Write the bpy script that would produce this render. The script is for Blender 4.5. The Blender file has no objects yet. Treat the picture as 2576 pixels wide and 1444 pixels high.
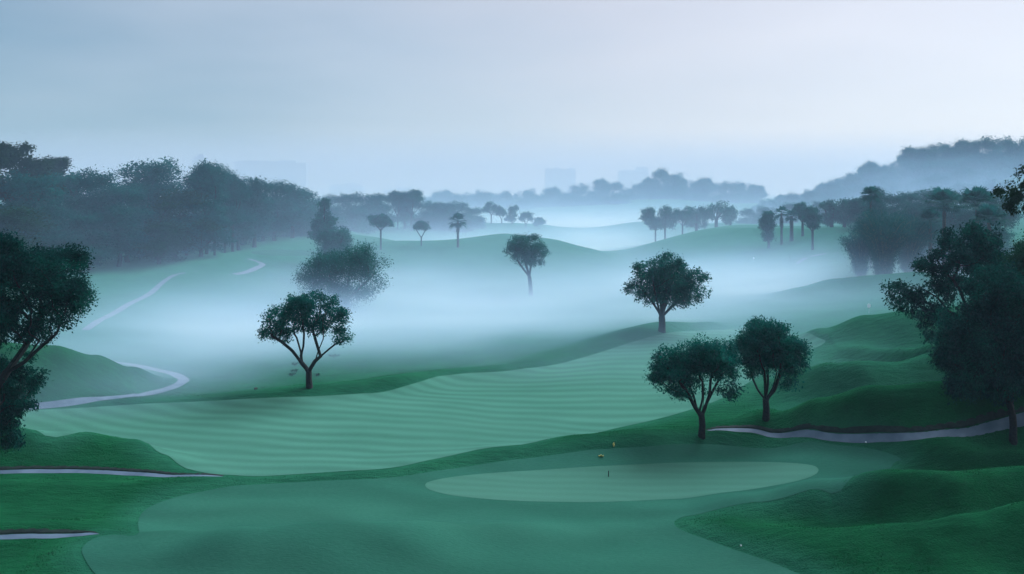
import bpy, math, random
import numpy as np
from mathutils import Vector, geometry

# ------------------------------------------------------------------ basics
sc = bpy.context.scene
col = sc.collection
F, CX, H0, HC = 2231.0, 1288.0, 480.0, 17.0      # focal length, centre column, horizon row (2576 px wide picture), eye height
rng = np.random.default_rng(7)


def tag(o, label, cat, group=None, kind=None):
    o['label'] = label
    o['category'] = cat
    if group:
        o['group'] = group
    if kind:
        o['kind'] = kind
    return o


def empty(name, loc, rz=0.0, s=1.0):
    o = bpy.data.objects.new(name, None)
    o.empty_display_size = 0.5
    o.location = loc
    o.rotation_euler = (0, 0, rz)
    o.scale = (s, s, s) if not isinstance(s, tuple) else s
    col.objects.link(o)
    return o


def mesh_obj(name, V, faces, mat, parent=None, smooth=False):
    """V (n,3) array; faces (m,k) array or list of such arrays / lists."""
    me = bpy.data.meshes.new(name)
    V = np.asarray(V, dtype=np.float64)
    if isinstance(faces, np.ndarray):
        faces = [faces]
    loops, starts, totals, pos = [], [], [], 0
    for fa in faces:
        fa = np.asarray(fa, dtype=np.int64)
        if fa.size == 0:
            continue
        m, k = fa.shape
        loops.append(fa.ravel())
        starts.append(pos + np.arange(m) * k)
        totals.append(np.full(m, k))
        pos += m * k
    loops = np.concatenate(loops)
    starts = np.concatenate(starts)
    totals = np.concatenate(totals)
    me.vertices.add(len(V))
    me.vertices.foreach_set('co', V.ravel())
    me.loops.add(len(loops))
    me.loops.foreach_set('vertex_index', loops.astype(np.int32))
    me.polygons.add(len(starts))
    me.polygons.foreach_set('loop_start', starts.astype(np.int32))
    me.polygons.foreach_set('loop_total', totals.astype(np.int32))
    me.polygons.foreach_set('use_smooth', np.full(len(starts), smooth))
    me.update(calc_edges=True)
    me.validate()
    me.materials.append(mat)
    o = bpy.data.objects.new(name, me)
    col.objects.link(o)
    if parent:
        o.parent = parent
    return o


def copy_tree(o, parent=None):
    c = o.copy()
    col.objects.link(c)
    c.parent = parent
    for ch in list(o.children):
        copy_tree(ch, c)
    return c


# ------------------------------------------------------------------ materials
def nodes(mat):
    mat.use_nodes = True
    nt = mat.node_tree
    nt.nodes.clear()
    return nt, nt.nodes, nt.links


def grass_mat(name, c1, c2, c3, scale=0.35, bump=0.35, fine=14.0, stripes=None, stretch=(1, 1, 1), rough=0.85, tuft=None, zones=None, sheen=0.0):
    m = bpy.data.materials.new(name)
    nt, N, L = nodes(m)
    out = N.new('ShaderNodeOutputMaterial')
    b = N.new('ShaderNodeBsdfPrincipled')
    L.new(b.outputs[0], out.inputs[0])
    b.inputs['Roughness'].default_value = rough
    b.inputs['Specular IOR Level'].default_value = 0.0
    b.inputs['Sheen Weight'].default_value = sheen          # the fuzz of blade tips seen at a low angle
    b.inputs['Sheen Roughness'].default_value = 0.35
    b.inputs['Sheen Tint'].default_value = (0.12, 0.75, 0.34, 1)
    tc = N.new('ShaderNodeTexCoord')
    mp = N.new('ShaderNodeMapping')
    mp.inputs['Scale'].default_value = stretch
    L.new(tc.outputs['Object'], mp.inputs[0])
    n1 = N.new('ShaderNodeTexNoise')
    n1.inputs['Scale'].default_value = scale
    n1.inputs['Detail'].default_value = 5
    n1.inputs['Roughness'].default_value = 0.6
    L.new(mp.outputs[0], n1.inputs['Vector'])
    n2 = N.new('ShaderNodeTexNoise')
    n2.inputs['Scale'].default_value = fine
    n2.inputs['Detail'].default_value = 4
    n2.inputs['Roughness'].default_value = 0.7
    L.new(mp.outputs[0], n2.inputs['Vector'])
    r = N.new('ShaderNodeValToRGB')
    e = r.color_ramp.elements
    e[0].position, e[0].color = 0.33, (*c1, 1)
    e[1].position, e[1].color = 0.68, (*c3, 1)
    k = e.new(0.5)
    k.color = (*c2, 1)
    mx = N.new('ShaderNodeMath')
    mx.operation = 'MULTIPLY_ADD'
    mx.inputs[1].default_value = 0.35
    L.new(n2.outputs['Fac'], mx.inputs[0])
    s2 = N.new('ShaderNodeMath')
    s2.operation = 'MULTIPLY_ADD'
    s2.inputs[1].default_value = 0.65
    s2.inputs[2].default_value = 0.0
    L.new(n1.outputs['Fac'], s2.inputs[0])
    L.new(s2.outputs[0], mx.inputs[2])
    L.new(mx.outputs[0], r.inputs[0])
    colout = r.outputs[0]
    if stripes:
        wl, amt, rot, dist = stripes
        # mowing lines: bowed across the fairway and wandering a little
        sx_ = N.new('ShaderNodeSeparateXYZ')
        L.new(tc.outputs['Object'], sx_.inputs[0])

        def mth(op, p, q):
            n_ = N.new('ShaderNodeMath')
            n_.operation = op
            for i_, v_ in enumerate((p, q)):
                if isinstance(v_, (int, float)):
                    n_.inputs[i_].default_value = v_
                else:
                    L.new(v_, n_.inputs[i_])
            return n_.outputs[0]
        nw = N.new('ShaderNodeTexNoise')
        nw.inputs['Scale'].default_value = 0.045
        nw.inputs['Detail'].default_value = 2
        L.new(tc.outputs['Object'], nw.inputs['Vector'])
        bow = mth('MULTIPLY', mth('POWER', mth('SUBTRACT', sx_.outputs[0], 12.0), 2.0), -rot)
        yy = mth('ADD', mth('ADD', sx_.outputs[1], bow), mth('MULTIPLY', nw.outputs['Fac'], dist))
        mp2 = N.new('ShaderNodeCombineXYZ')
        L.new(yy, mp2.inputs[1])
        L.new(mth('MULTIPLY', sx_.outputs[0], 0.12), mp2.inputs[0])
        w = N.new('ShaderNodeTexWave')
        w.wave_type, w.bands_direction, w.wave_profile = 'BANDS', 'Y', 'SIN'
        w.inputs['Scale'].default_value = 0.314 / wl * 1.0
        w.inputs['Distortion'].default_value = 2.0
        w.inputs['Detail'].default_value = 1.5
        w.inputs['Detail Scale'].default_value = 0.5
        L.new(mp2.outputs[0], w.inputs['Vector'])
        n3 = N.new('ShaderNodeTexNoise')
        n3.inputs['Scale'].default_value = 0.09
        L.new(tc.outputs['Object'], n3.inputs['Vector'])
        am = N.new('ShaderNodeMath')
        am.operation = 'MULTIPLY'
        L.new(w.outputs['Fac'], am.inputs[0])
        L.new(n3.outputs['Fac'], am.inputs[1])
        rr = N.new('ShaderNodeMapRange')
        rr.inputs['From Min'].default_value = 0.0
        rr.inputs['From Max'].default_value = 0.55
        rr.inputs['To Min'].default_value = 1.0 - amt
        rr.inputs['To Max'].default_value = 1.0 + amt
        L.new(am.outputs[0], rr.inputs[0])
        mm = N.new('ShaderNodeVectorMath')
        mm.operation = 'SCALE'
        L.new(colout, mm.inputs[0])
        L.new(rr.outputs[0], mm.inputs['Scale'])
        colout = mm.outputs[0]
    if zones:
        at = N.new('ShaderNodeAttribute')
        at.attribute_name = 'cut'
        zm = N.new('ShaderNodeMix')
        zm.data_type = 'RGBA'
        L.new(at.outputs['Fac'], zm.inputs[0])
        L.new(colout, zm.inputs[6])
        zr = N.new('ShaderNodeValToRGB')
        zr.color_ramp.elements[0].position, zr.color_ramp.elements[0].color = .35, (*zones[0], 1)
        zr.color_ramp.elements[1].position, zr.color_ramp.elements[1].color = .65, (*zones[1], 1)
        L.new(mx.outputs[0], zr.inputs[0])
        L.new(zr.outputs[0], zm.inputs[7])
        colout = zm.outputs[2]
    L.new(colout, b.inputs['Base Color'])
    bp = N.new('ShaderNodeBump')
    bp.inputs['Strength'].default_value = bump
    bp.inputs['Distance'].default_value = 0.12
    hsum = n2.outputs['Fac']
    if tuft:
        n4 = N.new('ShaderNodeTexNoise')
        n4.inputs['Scale'].default_value = tuft
        n4.inputs['Detail'].default_value = 3
        mp3 = N.new('ShaderNodeMapping')
        mp3.inputs['Scale'].default_value = (0.45, 1.3, 1)
        L.new(tc.outputs['Object'], mp3.inputs[0])
        L.new(mp3.outputs[0], n4.inputs['Vector'])
        ad = N.new('ShaderNodeMath')
        ad.operation = 'MULTIPLY_ADD'
        ad.inputs[1].default_value = 1.6
        L.new(n4.outputs['Fac'], ad.inputs[0])
        L.new(n2.outputs['Fac'], ad.inputs[2])
        hsum = ad.outputs[0]
    L.new(hsum, bp.inputs['Height'])
    L.new(bp.outputs[0], b.inputs['Normal'])
    return m


def plain_mat(name, c1, c2, scale=3.0, rough=0.8, bump=0.2, spec=0.2):
    m = bpy.data.materials.new(name)
    nt, N, L = nodes(m)
    out = N.new('ShaderNodeOutputMaterial')
    b = N.new('ShaderNodeBsdfPrincipled')
    L.new(b.outputs[0], out.inputs[0])
    b.inputs['Roughness'].default_value = rough
    b.inputs['Specular IOR Level'].default_value = spec
    tc = N.new('ShaderNodeTexCoord')
    n1 = N.new('ShaderNodeTexNoise')
    n1.inputs['Scale'].default_value = scale
    n1.inputs['Detail'].default_value = 6
    L.new(tc.outputs['Object'], n1.inputs['Vector'])
    r = N.new('ShaderNodeValToRGB')
    e = r.color_ramp.elements
    e[0].position, e[0].color = 0.35, (*c1, 1)
    e[1].position, e[1].color = 0.65, (*c2, 1)
    L.new(n1.outputs['Fac'], r.inputs[0])
    L.new(r.outputs[0], b.inputs['Base Color'])
    bp = N.new('ShaderNodeBump')
    bp.inputs['Strength'].default_value = bump
    bp.inputs['Distance'].default_value = 0.05
    L.new(n1.outputs['Fac'], bp.inputs['Height'])
    L.new(bp.outputs[0], b.inputs['Normal'])
    return m


def leaf_mat(name, c1, c2, c3, trans=0.4, scale=0.6):
    m = bpy.data.materials.new(name)
    nt, N, L = nodes(m)
    out = N.new('ShaderNodeOutputMaterial')
    b = N.new('ShaderNodeBsdfPrincipled')
    b.inputs['Roughness'].default_value = 0.7
    b.inputs['Specular IOR Level'].default_value = 0.03
    t = N.new('ShaderNodeBsdfTranslucent')
    mix = N.new('ShaderNodeMixShader')
    mix.inputs[0].default_value = trans
    L.new(b.outputs[0], mix.inputs[1])
    L.new(t.outputs[0], mix.inputs[2])
    L.new(mix.outputs[0], out.inputs[0])
    tc = N.new('ShaderNodeTexCoord')
    n1 = N.new('ShaderNodeTexNoise')
    n1.inputs['Scale'].default_value = scale
    n1.inputs['Detail'].default_value = 2
    L.new(tc.outputs['Object'], n1.inputs['Vector'])
    g = N.new('ShaderNodeNewGeometry')
    a = N.new('ShaderNodeMath')
    a.operation = 'MULTIPLY_ADD'
    a.inputs[1].default_value = 0.26
    L.new(g.outputs['Random Per Island'], a.inputs[0])
    a2 = N.new('ShaderNodeMath')
    a2.operation = 'MULTIPLY'
    a2.inputs[1].default_value = 0.85
    L.new(n1.outputs['Fac'], a2.inputs[0])
    L.new(a2.outputs[0], a.inputs[2])
    r = N.new('ShaderNodeValToRGB')
    e = r.color_ramp.elements
    e[0].position, e[0].color = 0.2, (*c1, 1)
    e[1].position, e[1].color = 0.85, (*c3, 1)
    k = e.new(0.52)
    k.color = (*c2, 1)
    L.new(a.outputs[0], r.inputs[0])
    L.new(r.outputs[0], b.inputs['Base Color'])
    L.new(r.outputs[0], t.inputs['Color'])
    return m


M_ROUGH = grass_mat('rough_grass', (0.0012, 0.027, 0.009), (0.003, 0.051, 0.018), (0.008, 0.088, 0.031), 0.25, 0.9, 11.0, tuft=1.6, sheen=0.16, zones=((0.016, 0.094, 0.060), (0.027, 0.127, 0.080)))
M_FAIR = grass_mat('fairway_grass', (0.044, 0.140, 0.094), (0.053, 0.160, 0.109), (0.062, 0.178, 0.122), 0.16, 0.3, 9.0, stripes=(1.75, 0.12, 0.005, 9.0), stretch=(.5, 1.2, 1))
M_APRON = grass_mat('apron_grass', (0.016, 0.078, 0.050), (0.022, 0.096, 0.062), (0.030, 0.117, 0.076), 0.12, 0.3, 9.0, stripes=(3.6, 0.09, 0.004, 16.0), stretch=(.4, 1.2, 1))
M_GREEN = grass_mat('green_grass', (0.046, 0.134, 0.090), (0.052, 0.147, 0.100), (0.059, 0.160, 0.110), 0.16, 0.25, 10.0, stretch=(.4, 1.2, 1), stripes=(1.1, 0.05, 0.003, 7.0))
M_PATH = plain_mat('path_concrete', (0.045, 0.078, 0.112), (0.088, 0.130, 0.172), 0.9, 0.75, 0.15, 0.4)
M_LIP_SHADE = plain_mat('lip_shade', (0.006, 0.014, 0.012), (0.014, 0.026, 0.020), 4.0, 0.9, 0.4)  # near-black colour standing for the shade under the path lips
M_BARK = plain_mat('bark', (0.005, 0.008, 0.009), (0.016, 0.019, 0.019), 6.0, 0.9, 0.8)
M_PALMBARK = plain_mat('palm_bark', (0.03, 0.035, 0.035), (0.07, 0.07, 0.065), 5.0, 0.9, 0.8)
M_BLADE = leaf_mat('grass_blade', (0.003, 0.050, 0.017), (0.006, 0.074, 0.025), (0.010, 0.100, 0.034), trans=0.6, scale=0.3)
M_LEAF = leaf_mat('leaf_dark', (0.0004, 0.034, 0.030), (0.0015, 0.080, 0.066), (0.007, 0.160, 0.110))
M_LEAF_K = leaf_mat('leaf_shade_green', (0.0003, 0.016, 0.014), (0.001, 0.040, 0.034), (0.005, 0.110, 0.075), trans=0.3)
M_LEAF_G = leaf_mat('leaf_green', (0.002, 0.020, 0.011), (0.005, 0.042, 0.021), (0.013, 0.085, 0.038))
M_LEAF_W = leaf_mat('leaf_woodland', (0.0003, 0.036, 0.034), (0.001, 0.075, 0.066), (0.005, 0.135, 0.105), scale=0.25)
M_LEAF_B = leaf_mat('leaf_brownish', (0.003, 0.014, 0.008), (0.007, 0.028, 0.014), (0.016, 0.050, 0.022))
M_BAMBOO = plain_mat('bamboo_culm', (0.05, 0.09, 0.06), (0.12, 0.17, 0.10), 2.0, 0.6, 0.1)
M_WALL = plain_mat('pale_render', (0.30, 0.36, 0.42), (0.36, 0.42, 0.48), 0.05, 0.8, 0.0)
M_GLASSBAND = plain_mat('window_band', (0.10, 0.14, 0.18), (0.14, 0.18, 0.22), 0.2, 0.4, 0.0, 0.5)
M_STEEL = plain_mat('painted_steel', (0.30, 0.34, 0.38), (0.36, 0.40, 0.44), 1.0, 0.5, 0.0, 0.5)
M_DARK = plain_mat('dark_pole', (0.012, 0.02, 0.022), (0.02, 0.03, 0.032), 8.0, 0.6, 0.1)
M_WHITE = plain_mat('white_paint', (0.72, 0.76, 0.78), (0.82, 0.84, 0.85), 5.0, 0.5, 0.05, 0.4)
M_YELLOW = plain_mat('yellow_leaf', (0.60, 0.50, 0.12), (0.85, 0.74, 0.30), 9.0, 0.6, 0.4)
M_STONE = plain_mat('dark_stone', (0.03, 0.035, 0.03), (0.07, 0.075, 0.065), 9.0, 0.9, 0.6)


# ------------------------------------------------------------------ terrain height
def W(px, py, z):
    d = F * (HC - z) / (py - H0)
    return ((px - CX) * d / F, d, z)


def D(px, d, z):
    return ((px - CX) * d / F, d, z)


CP = []
for d in (30, 45, 60):
    for px in (-1400, -500, 300, 1288, 2300, 3100, 4000):
        CP.append(D(px, d, 0.0))
CP += [D(-300, 80, 2.0), D(200, 80, .4), D(700, 80, 0), D(1288, 80, 0), D(1700, 80, .3), D(2000, 80, .7), D(2300, 80, 1.2), D(2576, 80, 2.2), D(3000, 80, 4)]
CP += [D(-300, 100, 3), D(0, 100, 1.2), D(300, 100, -.2), D(800, 100, -.4), D(1300, 100, .2), D(1665, 98, 1.3), D(2000, 100, 1.0), D(2300, 100, 1.6), D(2600, 100, 3)]
CP += [D(-200, 125, 4), D(100, 125, 2), D(400, 125, 0), D(900, 125, -1), D(1300, 125, -1.2), D(1700, 125, -.8), D(2100, 125, .5), D(2400, 125, 2), D(2700, 125, 4)]
CP += [W(240, 690, 3), W(0, 660, 4.5), W(330, 760, 1), W(410, 710, 2), W(490, 682, 3), D(-400, 150, 7), D(650, 150, .6), D(900, 150, -.8), D(1300, 150, -1),
       D(1700, 150, -.5), D(2100, 150, .9), D(2350, 150, 2.2), D(2700, 150, 3.4)]
CP += [D(540, 180, 4), D(700, 180, 3.0), D(900, 180, 1.2), D(1100, 180, 1.2), D(1300, 180, .8), D(1500, 180, 0), D(1700, 180, 0), D(1900, 180, 1), D(2050, 180, 2.6),
       D(2200, 180, 3.4), D(2600, 180, 3.6)]
CP += [W(540, 640, 4.6), W(700, 612, 5), W(830, 612, 4.6), W(930, 602, 5), W(1000, 617, 4.2), W(1060, 618, 3.9), W(1150, 620, 4), W(1270, 598, 5.4), W(1400, 611, 4.3), W(1500, 632, 2.4), D(1590, 210, .4),
       W(1700, 602, 4.6), W(1760, 578, 6), W(1860, 566, 7), W(1980, 593, 6.2), W(2060, 600, 6.3), W(2150, 592, 7.4), W(1640, 625, 3.0)]
CP += [D(0, 250, 9), D(500, 280, 7), D(800, 280, 5.5), D(950, 270, 2), D(1060, 265, -1), D(1200, 270, -2), D(1350, 270, -2), D(1500, 270, -2), D(1650, 285, 0), D(1800, 300, 4),
       D(2000, 280, 5), D(2200, 280, 6.5), D(2600, 280, 6.5)]
CP += [D(300, 350, 8), D(800, 350, 5), D(1000, 345, 3.5), W(1100, 572, 3.0), W(1180, 567, 3.5), W(1290, 562, 4), W(1370, 570, 3), D(1460, 350, 0), W(1600, 560, 3), D(1750, 360, 3),
       D(2000, 360, 5), D(2300, 360, 9), D(2600, 360, 10)]
CP += [D(1000, 440, 3), D(1288, 440, -1), D(1500, 440, -2), D(1700, 440, 0), D(2000, 440, 5), D(2400, 440, 11)]
CP += [D(200, 550, 8), D(700, 550, 6), D(1100, 550, 2), D(1400, 550, 0), D(1700, 550, 2), D(2000, 550, 9), D(2250, 550, 24), D(2500, 550, 34), D(2800, 550, 42)]
CP += [D(-300, 800, 10), D(300, 800, 10), D(900, 800, 4), D(1200, 800, 4), D(1400, 800, 4), D(1680, 800, 13), D(1900, 800, 5), D(2200, 800, 18), D(2600, 800, 25)]
for px in (-800, 300, 1288, 2300, 3200):
    CP += [D(px, 1500, 5), D(px, 3000, 0)]
CP = np.array(CP)


def _uv(x, y):
    r = np.clip(np.hypot(x, y), 28, 3000)
    az = np.clip(np.arctan2(x, y), -0.8, 0.8)
    return np.stack([az * 2.6, np.log(r)], -1)


def _tps_k(r2):
    return 0.5 * r2 * np.log(r2 + 1e-9)


_P = _uv(CP[:, 0], CP[:, 1])
_n = len(_P)
_K = _tps_k(((_P[:, None] - _P[None]) ** 2).sum(-1)) + np.eye(_n) * 0.0015
_Q = np.concatenate([np.ones((_n, 1)), _P], 1)
_A = np.zeros((_n + 3, _n + 3))
_A[:_n, :_n], _A[:_n, _n:], _A[_n:, :_n] = _K, _Q, _Q.T
_w = np.linalg.solve(_A, np.concatenate([CP[:, 2], np.zeros(3)]))

# ridges: crest given as (px, py, height), near-side width, far-side width
RIDGES = []


def ridge(pts, wn, wf, sign=1.0):
    P = np.array([W(px, py, z * 1.3 + .1) for px, py, z in pts])
    RIDGES.append((P, wn * .85, wf * .85, sign))


# --- right foreground
ridge([(1700, 1290, 0.02), (1850, 1318, .35), (2040, 1331, .75), (2300, 1324, 1.0), (2450, 1303, 1.3), (2600, 1270, 1.8), (2900, 1240, 2.2)], 2.6, 1.5)
ridge([(1720, 1285, .02), (1900, 1240, .7), (2080, 1200, 1.3), (2250, 1186, 1.8), (2400, 1194, 1.9), (2576, 1182, 2.0), (2800, 1170, 2.6)], 2.2, 2.8)
ridge([(2100, 1108, .05), (2300, 1128, .5), (2450, 1142, .8), (2600, 1150, 1.0), (2900, 1150, 1.4)], 1.8, 2.0)
ridge([(1800, 1078, .05), (1950, 1045, .9), (2060, 1008, 2.0), (2200, 980, 2.8), (2360, 966, 3.2), (2500, 960, 3.4), (2700, 955, 3.6)], 2.6, 2.6)
ridge([(1900, 985, .05), (2000, 948, 1.2), (2090, 930, 1.9), (2170, 926, 2.2), (2260, 932, 2.0), (2360, 912, 2.4), (2500, 900, 2.6)], 3.0, 2.6)
ridge([(2060, 905, .05), (2190, 908, .9), (2290, 910, 1.3), (2350, 900, 1.8), (2450, 896, 2.0)], 2.0, 2.5)
ridge([(1990, 885, .05), (2070, 855, 1.0), (2180, 826, 2.1), (2300, 820, 2.5), (2420, 818, 2.5)], 5.5, 3.5)
ridge([(1930, 750, .05), (2020, 725, .9), (2100, 713, 1.4), (2200, 710, 1.7), (2300, 710, 1.7)], 7.0, 5.0)
ridge([(1800, 655, .05), (1880, 638, .7), (1960, 640, .9), (2040, 650, .4)], 9.0, 6.0)
ridge([(1640, 590, .05), (1760, 590, .9), (1840, 592, .9), (1920, 598, .5)], 9.0, 8.0)
# --- fairway's far edge and its rough bank
ridge([(100, 1020, .25), (400, 1008, .3), (640, 992, .35), (780, 978, .45), (900, 968, .55), (1000, 950, .7), (1120, 936, .5), (1300, 922, .4), (1480, 882, .4), (1660, 836, .5), (1780, 824, .3)], 2.0, 3.5)
# bank between fairway and green
ridge([(560, 1195, .02), (900, 1180, .15), (1100, 1152, .3), (1300, 1118, .55), (1480, 1095, .8), (1640, 1078, .9), (1790, 1072, .7), (1900, 1072, .3)], 2.3, 2.6)
# --- left
ridge([(-300, 1080, 1.7), (0, 1087, 1.3), (200, 1090, 1.1), (330, 1108, .8), (420, 1140, .4), (500, 1180, .05)], 2.6, 1.6)
ridge([(-200, 1215, .5), (100, 1218, .4), (320, 1222, .3), (560, 1215, .1)], 1.6, 1.5)
ridge([(-200, 1318, .5), (100, 1322, .4), (230, 1325, .2), (330, 1328, .02)], 1.6, 1.3)
ridge([(-150, 880, 3.8), (130, 888, 2.8), (240, 902, 2.0), (330, 925, 1.1), (420, 955, .2)], 3.8, 3.0)
ridge([(150, 1362, .02), (260, 1352, .35), (450, 1343, .55), (640, 1332, 1.1), (800, 1318, 1.2), (1000, 1318, 1.05), (1250, 1322, .5), (1500, 1320, .03)], 3.5, 1.6)
ridge([(200, 735, .05), (300, 700, .6), (420, 690, .5)], 5, 5)
ridge([(520, 668, .05), (600, 640, .8), (700, 628, .8), (800, 632, .5)], 9, 5)
ridge([(900, 660, .1), (1050, 650, .8), (1200, 640, .9), (1330, 640, .7), (1480, 655, .2)], 9, 6)
ridge([(1140, 628, .05), (1210, 612, .5), (1280, 606, .5), (1340, 612, .3)], 9, 9)


def _ridge_h(P, wn, wf, x, y):
    best = np.full(x.shape, 1e18)
    amp = np.zeros(x.shape)
    side = np.zeros(x.shape)
    endf = np.ones(x.shape)
    for i in range(len(P) - 1):
        a, b = P[i], P[i + 1]
        ab = b[:2] - a[:2]
        t = ((x - a[0]) * ab[0] + (y - a[1]) * ab[1]) / (ab @ ab)
        tc = np.clip(t, 0, 1)
        dx, dy = x - (a[0] + tc * ab[0]), y - (a[1] + tc * ab[1])
        d2 = dx * dx + dy * dy
        m = d2 < best
        best = np.where(m, d2, best)
        amp = np.where(m, a[2] + (b[2] - a[2]) * (tc * tc * (3 - 2 * tc)), amp)
        cr = ab[0] * (y - a[1]) - ab[1] * (x - a[0])
        side = np.where(m, np.sign(cr) * (1 if ab[0] > 0 else -1), side)
    d = np.sqrt(best)
    w = np.where(side > 0, wf, wn)
    q = d / w
    return amp * np.exp(-0.9 * q * q)


def vnoise(x, y, s, seed):
    """cheap smooth value noise"""
    r = np.random.default_rng(seed).random((64, 64))
    u, v = x * s, y * s
    i, j = np.floor(u).astype(int), np.floor(v).astype(int)
    fu, fv = u - i, v - j
    fu, fv = fu * fu * (3 - 2 * fu), fv * fv * (3 - 2 * fv)
    i0, j0, i1, j1 = i % 64, j % 64, (i + 1) % 64, (j + 1) % 64
    return (r[i0, j0] * (1 - fu) + r[i1, j0] * fu) * (1 - fv) + (r[i0, j1] * (1 - fu) + r[i1, j1] * fu) * fv - .5


def base_h(x, y):
    x, y = np.asarray(x, float), np.asarray(y, float)
    sh = x.shape
    x, y = x.ravel(), y.ravel()
    z = np.empty(len(x))
    for s in range(0, len(x), 40000):
        xs, ys = x[s:s + 40000], y[s:s + 40000]
        uv = _uv(xs, ys)
        k = _tps_k(((uv[:, None] - _P[None]) ** 2).sum(-1))
        z[s:s + 40000] = k @ _w[:_n] + _w[_n] + uv @ _w[_n + 1:]
    for P, wn, wf, sg in RIDGES:
        lo, hi = P[:, :2].min(0) - 4 * max(wn, wf), P[:, :2].max(0) + 4 * max(wn, wf)
        m = (x > lo[0]) & (x < hi[0]) & (y > lo[1]) & (y < hi[1])
        if m.any():
            z[m] += sg * _ridge_h(P, wn, wf, x[m], y[m])
    r = np.hypot(x, y)
    far = np.clip((r - 90) / 150, 0, 1)
    z += vnoise(x, y, 1 / 9.0, 3) * (0.14 + .25 * far) + vnoise(x + 31, y, 1 / 23.0, 4) * (0.15 + 1.0 * far)
    return z.reshape(sh)


def hit(px, py, fn=None):
    """where the line of sight through a pixel meets the ground"""
    fn = fn or base_h
    px, py = np.atleast_1d(np.asarray(px, float)), np.atleast_1d(np.asarray(py, float))
    ds = np.exp(np.linspace(math.log(25), math.log(2500), 900))
    out = []
    for a, b in zip(px, py):
        x = (a - CX) / F * ds
        zr = HC - (b - H0) / F * ds
        g = fn(x, ds) - zr
        k = np.argmax(g > 0)
        if not g[k] > 0:
            k = len(ds) - 1
        k = max(k, 1)
        t = g[k - 1] / (g[k - 1] - g[k]) if g[k] != g[k - 1] else 0
        t = min(max(t, 0), 1)
        d = ds[k - 1] + t * (ds[k] - ds[k - 1])
        out.append(((a - CX) / F * d, d))
    return np.array(out)


def smooth_poly(P, n=6, closed=True):
    """Catmull-Rom through points"""
    P = np.asarray(P, float)
    N = len(P)
    out = []
    rngi = range(N if closed else N - 1)
    for i in rngi:
        if closed:
            a, b, c, d = P[i - 1], P[i], P[(i + 1) % N], P[(i + 2) % N]
        else:
            a, b, c, d = P[max(i - 1, 0)], P[i], P[i + 1], P[min(i + 2, N - 1)]
        for k in range(n):
            t = k / n
            out.append(.5 * ((2 * b) + (c - a) * t + (2 * a - 5 * b + 4 * c - d) * t * t + (3 * b - a - 3 * c + d) * t ** 3))
    if not closed:
        out.append(P[-1])
    return np.array(out)


def poly_sdf(poly, x, y):
    """signed distance, negative inside"""
    d2 = np.full(x.shape, 1e18)
    inside = np.zeros(x.shape, bool)
    n = len(poly)
    for i in range(n):
        a, b = poly[i], poly[(i + 1) % n]
        ab = b - a
        t = np.clip(((x - a[0]) * ab[0] + (y - a[1]) * ab[1]) / (ab @ ab + 1e-12), 0, 1)
        d2 = np.minimum(d2, (x - a[0] - t * ab[0]) ** 2 + (y - a[1] - t * ab[1]) ** 2)
        c = ((a[1] > y) != (b[1] > y)) & (x < (b[0] - a[0]) * (y - a[1]) / (b[1] - a[1] + 1e-12) + a[0])
        inside ^= c
    d = np.sqrt(d2)
    return np.where(inside, -d, d)


def px_poly(pts, n=6):
    return smooth_poly(hit([p[0] for p in pts], [p[1] for p in pts]), n)


FAIR = px_poly([(60, 1045), (90, 1031), (350, 1017), (640, 1003), (800, 997), (930, 990), (1005, 976), (1060, 960), (1110, 946), (1180, 939), (1290, 932), (1400, 917),
                (1490, 893), (1580, 864), (1660, 842), (1740, 833), (1860, 827), (1960, 832), (2050, 846), (2075, 862), (2010, 890), (1930, 930), (1850, 985), (1740, 1030),
                (1640, 1058), (1500, 1090), (1350, 1112), (1200, 1132), (1080, 1158), (980, 1178), (800, 1190), (600, 1197), (530, 1192), (455, 1172), (425, 1148), (380, 1122),
                (300, 1101), (200, 1088), (90, 1083), (50, 1065)], 4)
APRON = px_poly([(347, 1344), (348, 1310), (370, 1280), (430, 1255), (520, 1235), (640, 1220), (800, 1211), (920, 1206), (1010, 1199), (1120, 1182), (1300, 1156), (1420, 1141),
                 (1520, 1130), (1640, 1123), (1800, 1119), (2000, 1117), (2130, 1122), (2220, 1136), (2268, 1158), (2235, 1182), (2140, 1205), (2040, 1232), (1900, 1264),
                 (1790, 1286), (1710, 1304), (1700, 1325), (1760, 1352), (1860, 1388), (1990, 1436), (2150, 1510), (2200, 1620), (1300, 1680), (420, 1600), (255, 1460), (215, 1410),
                 (208, 1378), (240, 1354), (290, 1346)], 4)
GREEN = px_poly([(1070, 1222), (1090, 1210), (1180, 1196), (1350, 1184), (1550, 1172), (1750, 1164), (1900, 1163), (2020, 1168), (2058, 1180), (2040, 1200), (1950, 1222),
                 (1800, 1243), (1650, 1258), (1500, 1264), (1300, 1261), (1160, 1250), (1090, 1236)], 5)
GREEN_FAR = px_poly([(640, 632), (720, 628), (800, 634), (790, 642), (700, 644), (640, 640)], 4)


def strip_poly(cl, width, taper=(1, 1)):
    """polygon of a path from centreline pixels and width in metres"""
    C = smooth_poly(hit([p[0] for p in cl], [p[1] for p in cl]), 8, False)
    T = np.gradient(C, axis=0)
    T /= np.linalg.norm(T, axis=1)[:, None] + 1e-9
    Nn = np.stack([-T[:, 1], T[:, 0]], 1)
    s = np.linspace(0, 1, len(C))
    w = width * .5 * (np.minimum(1, np.minimum((s + .0) / .12 * (1 - taper[0]) + taper[0], (1 - s) / .12 * (1 - taper[1]) + taper[1])))
    w = w * (1 + .05 * np.sin(s * 23) + .03 * np.sin(s * 61 + 1))
    return C, Nn, w


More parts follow.
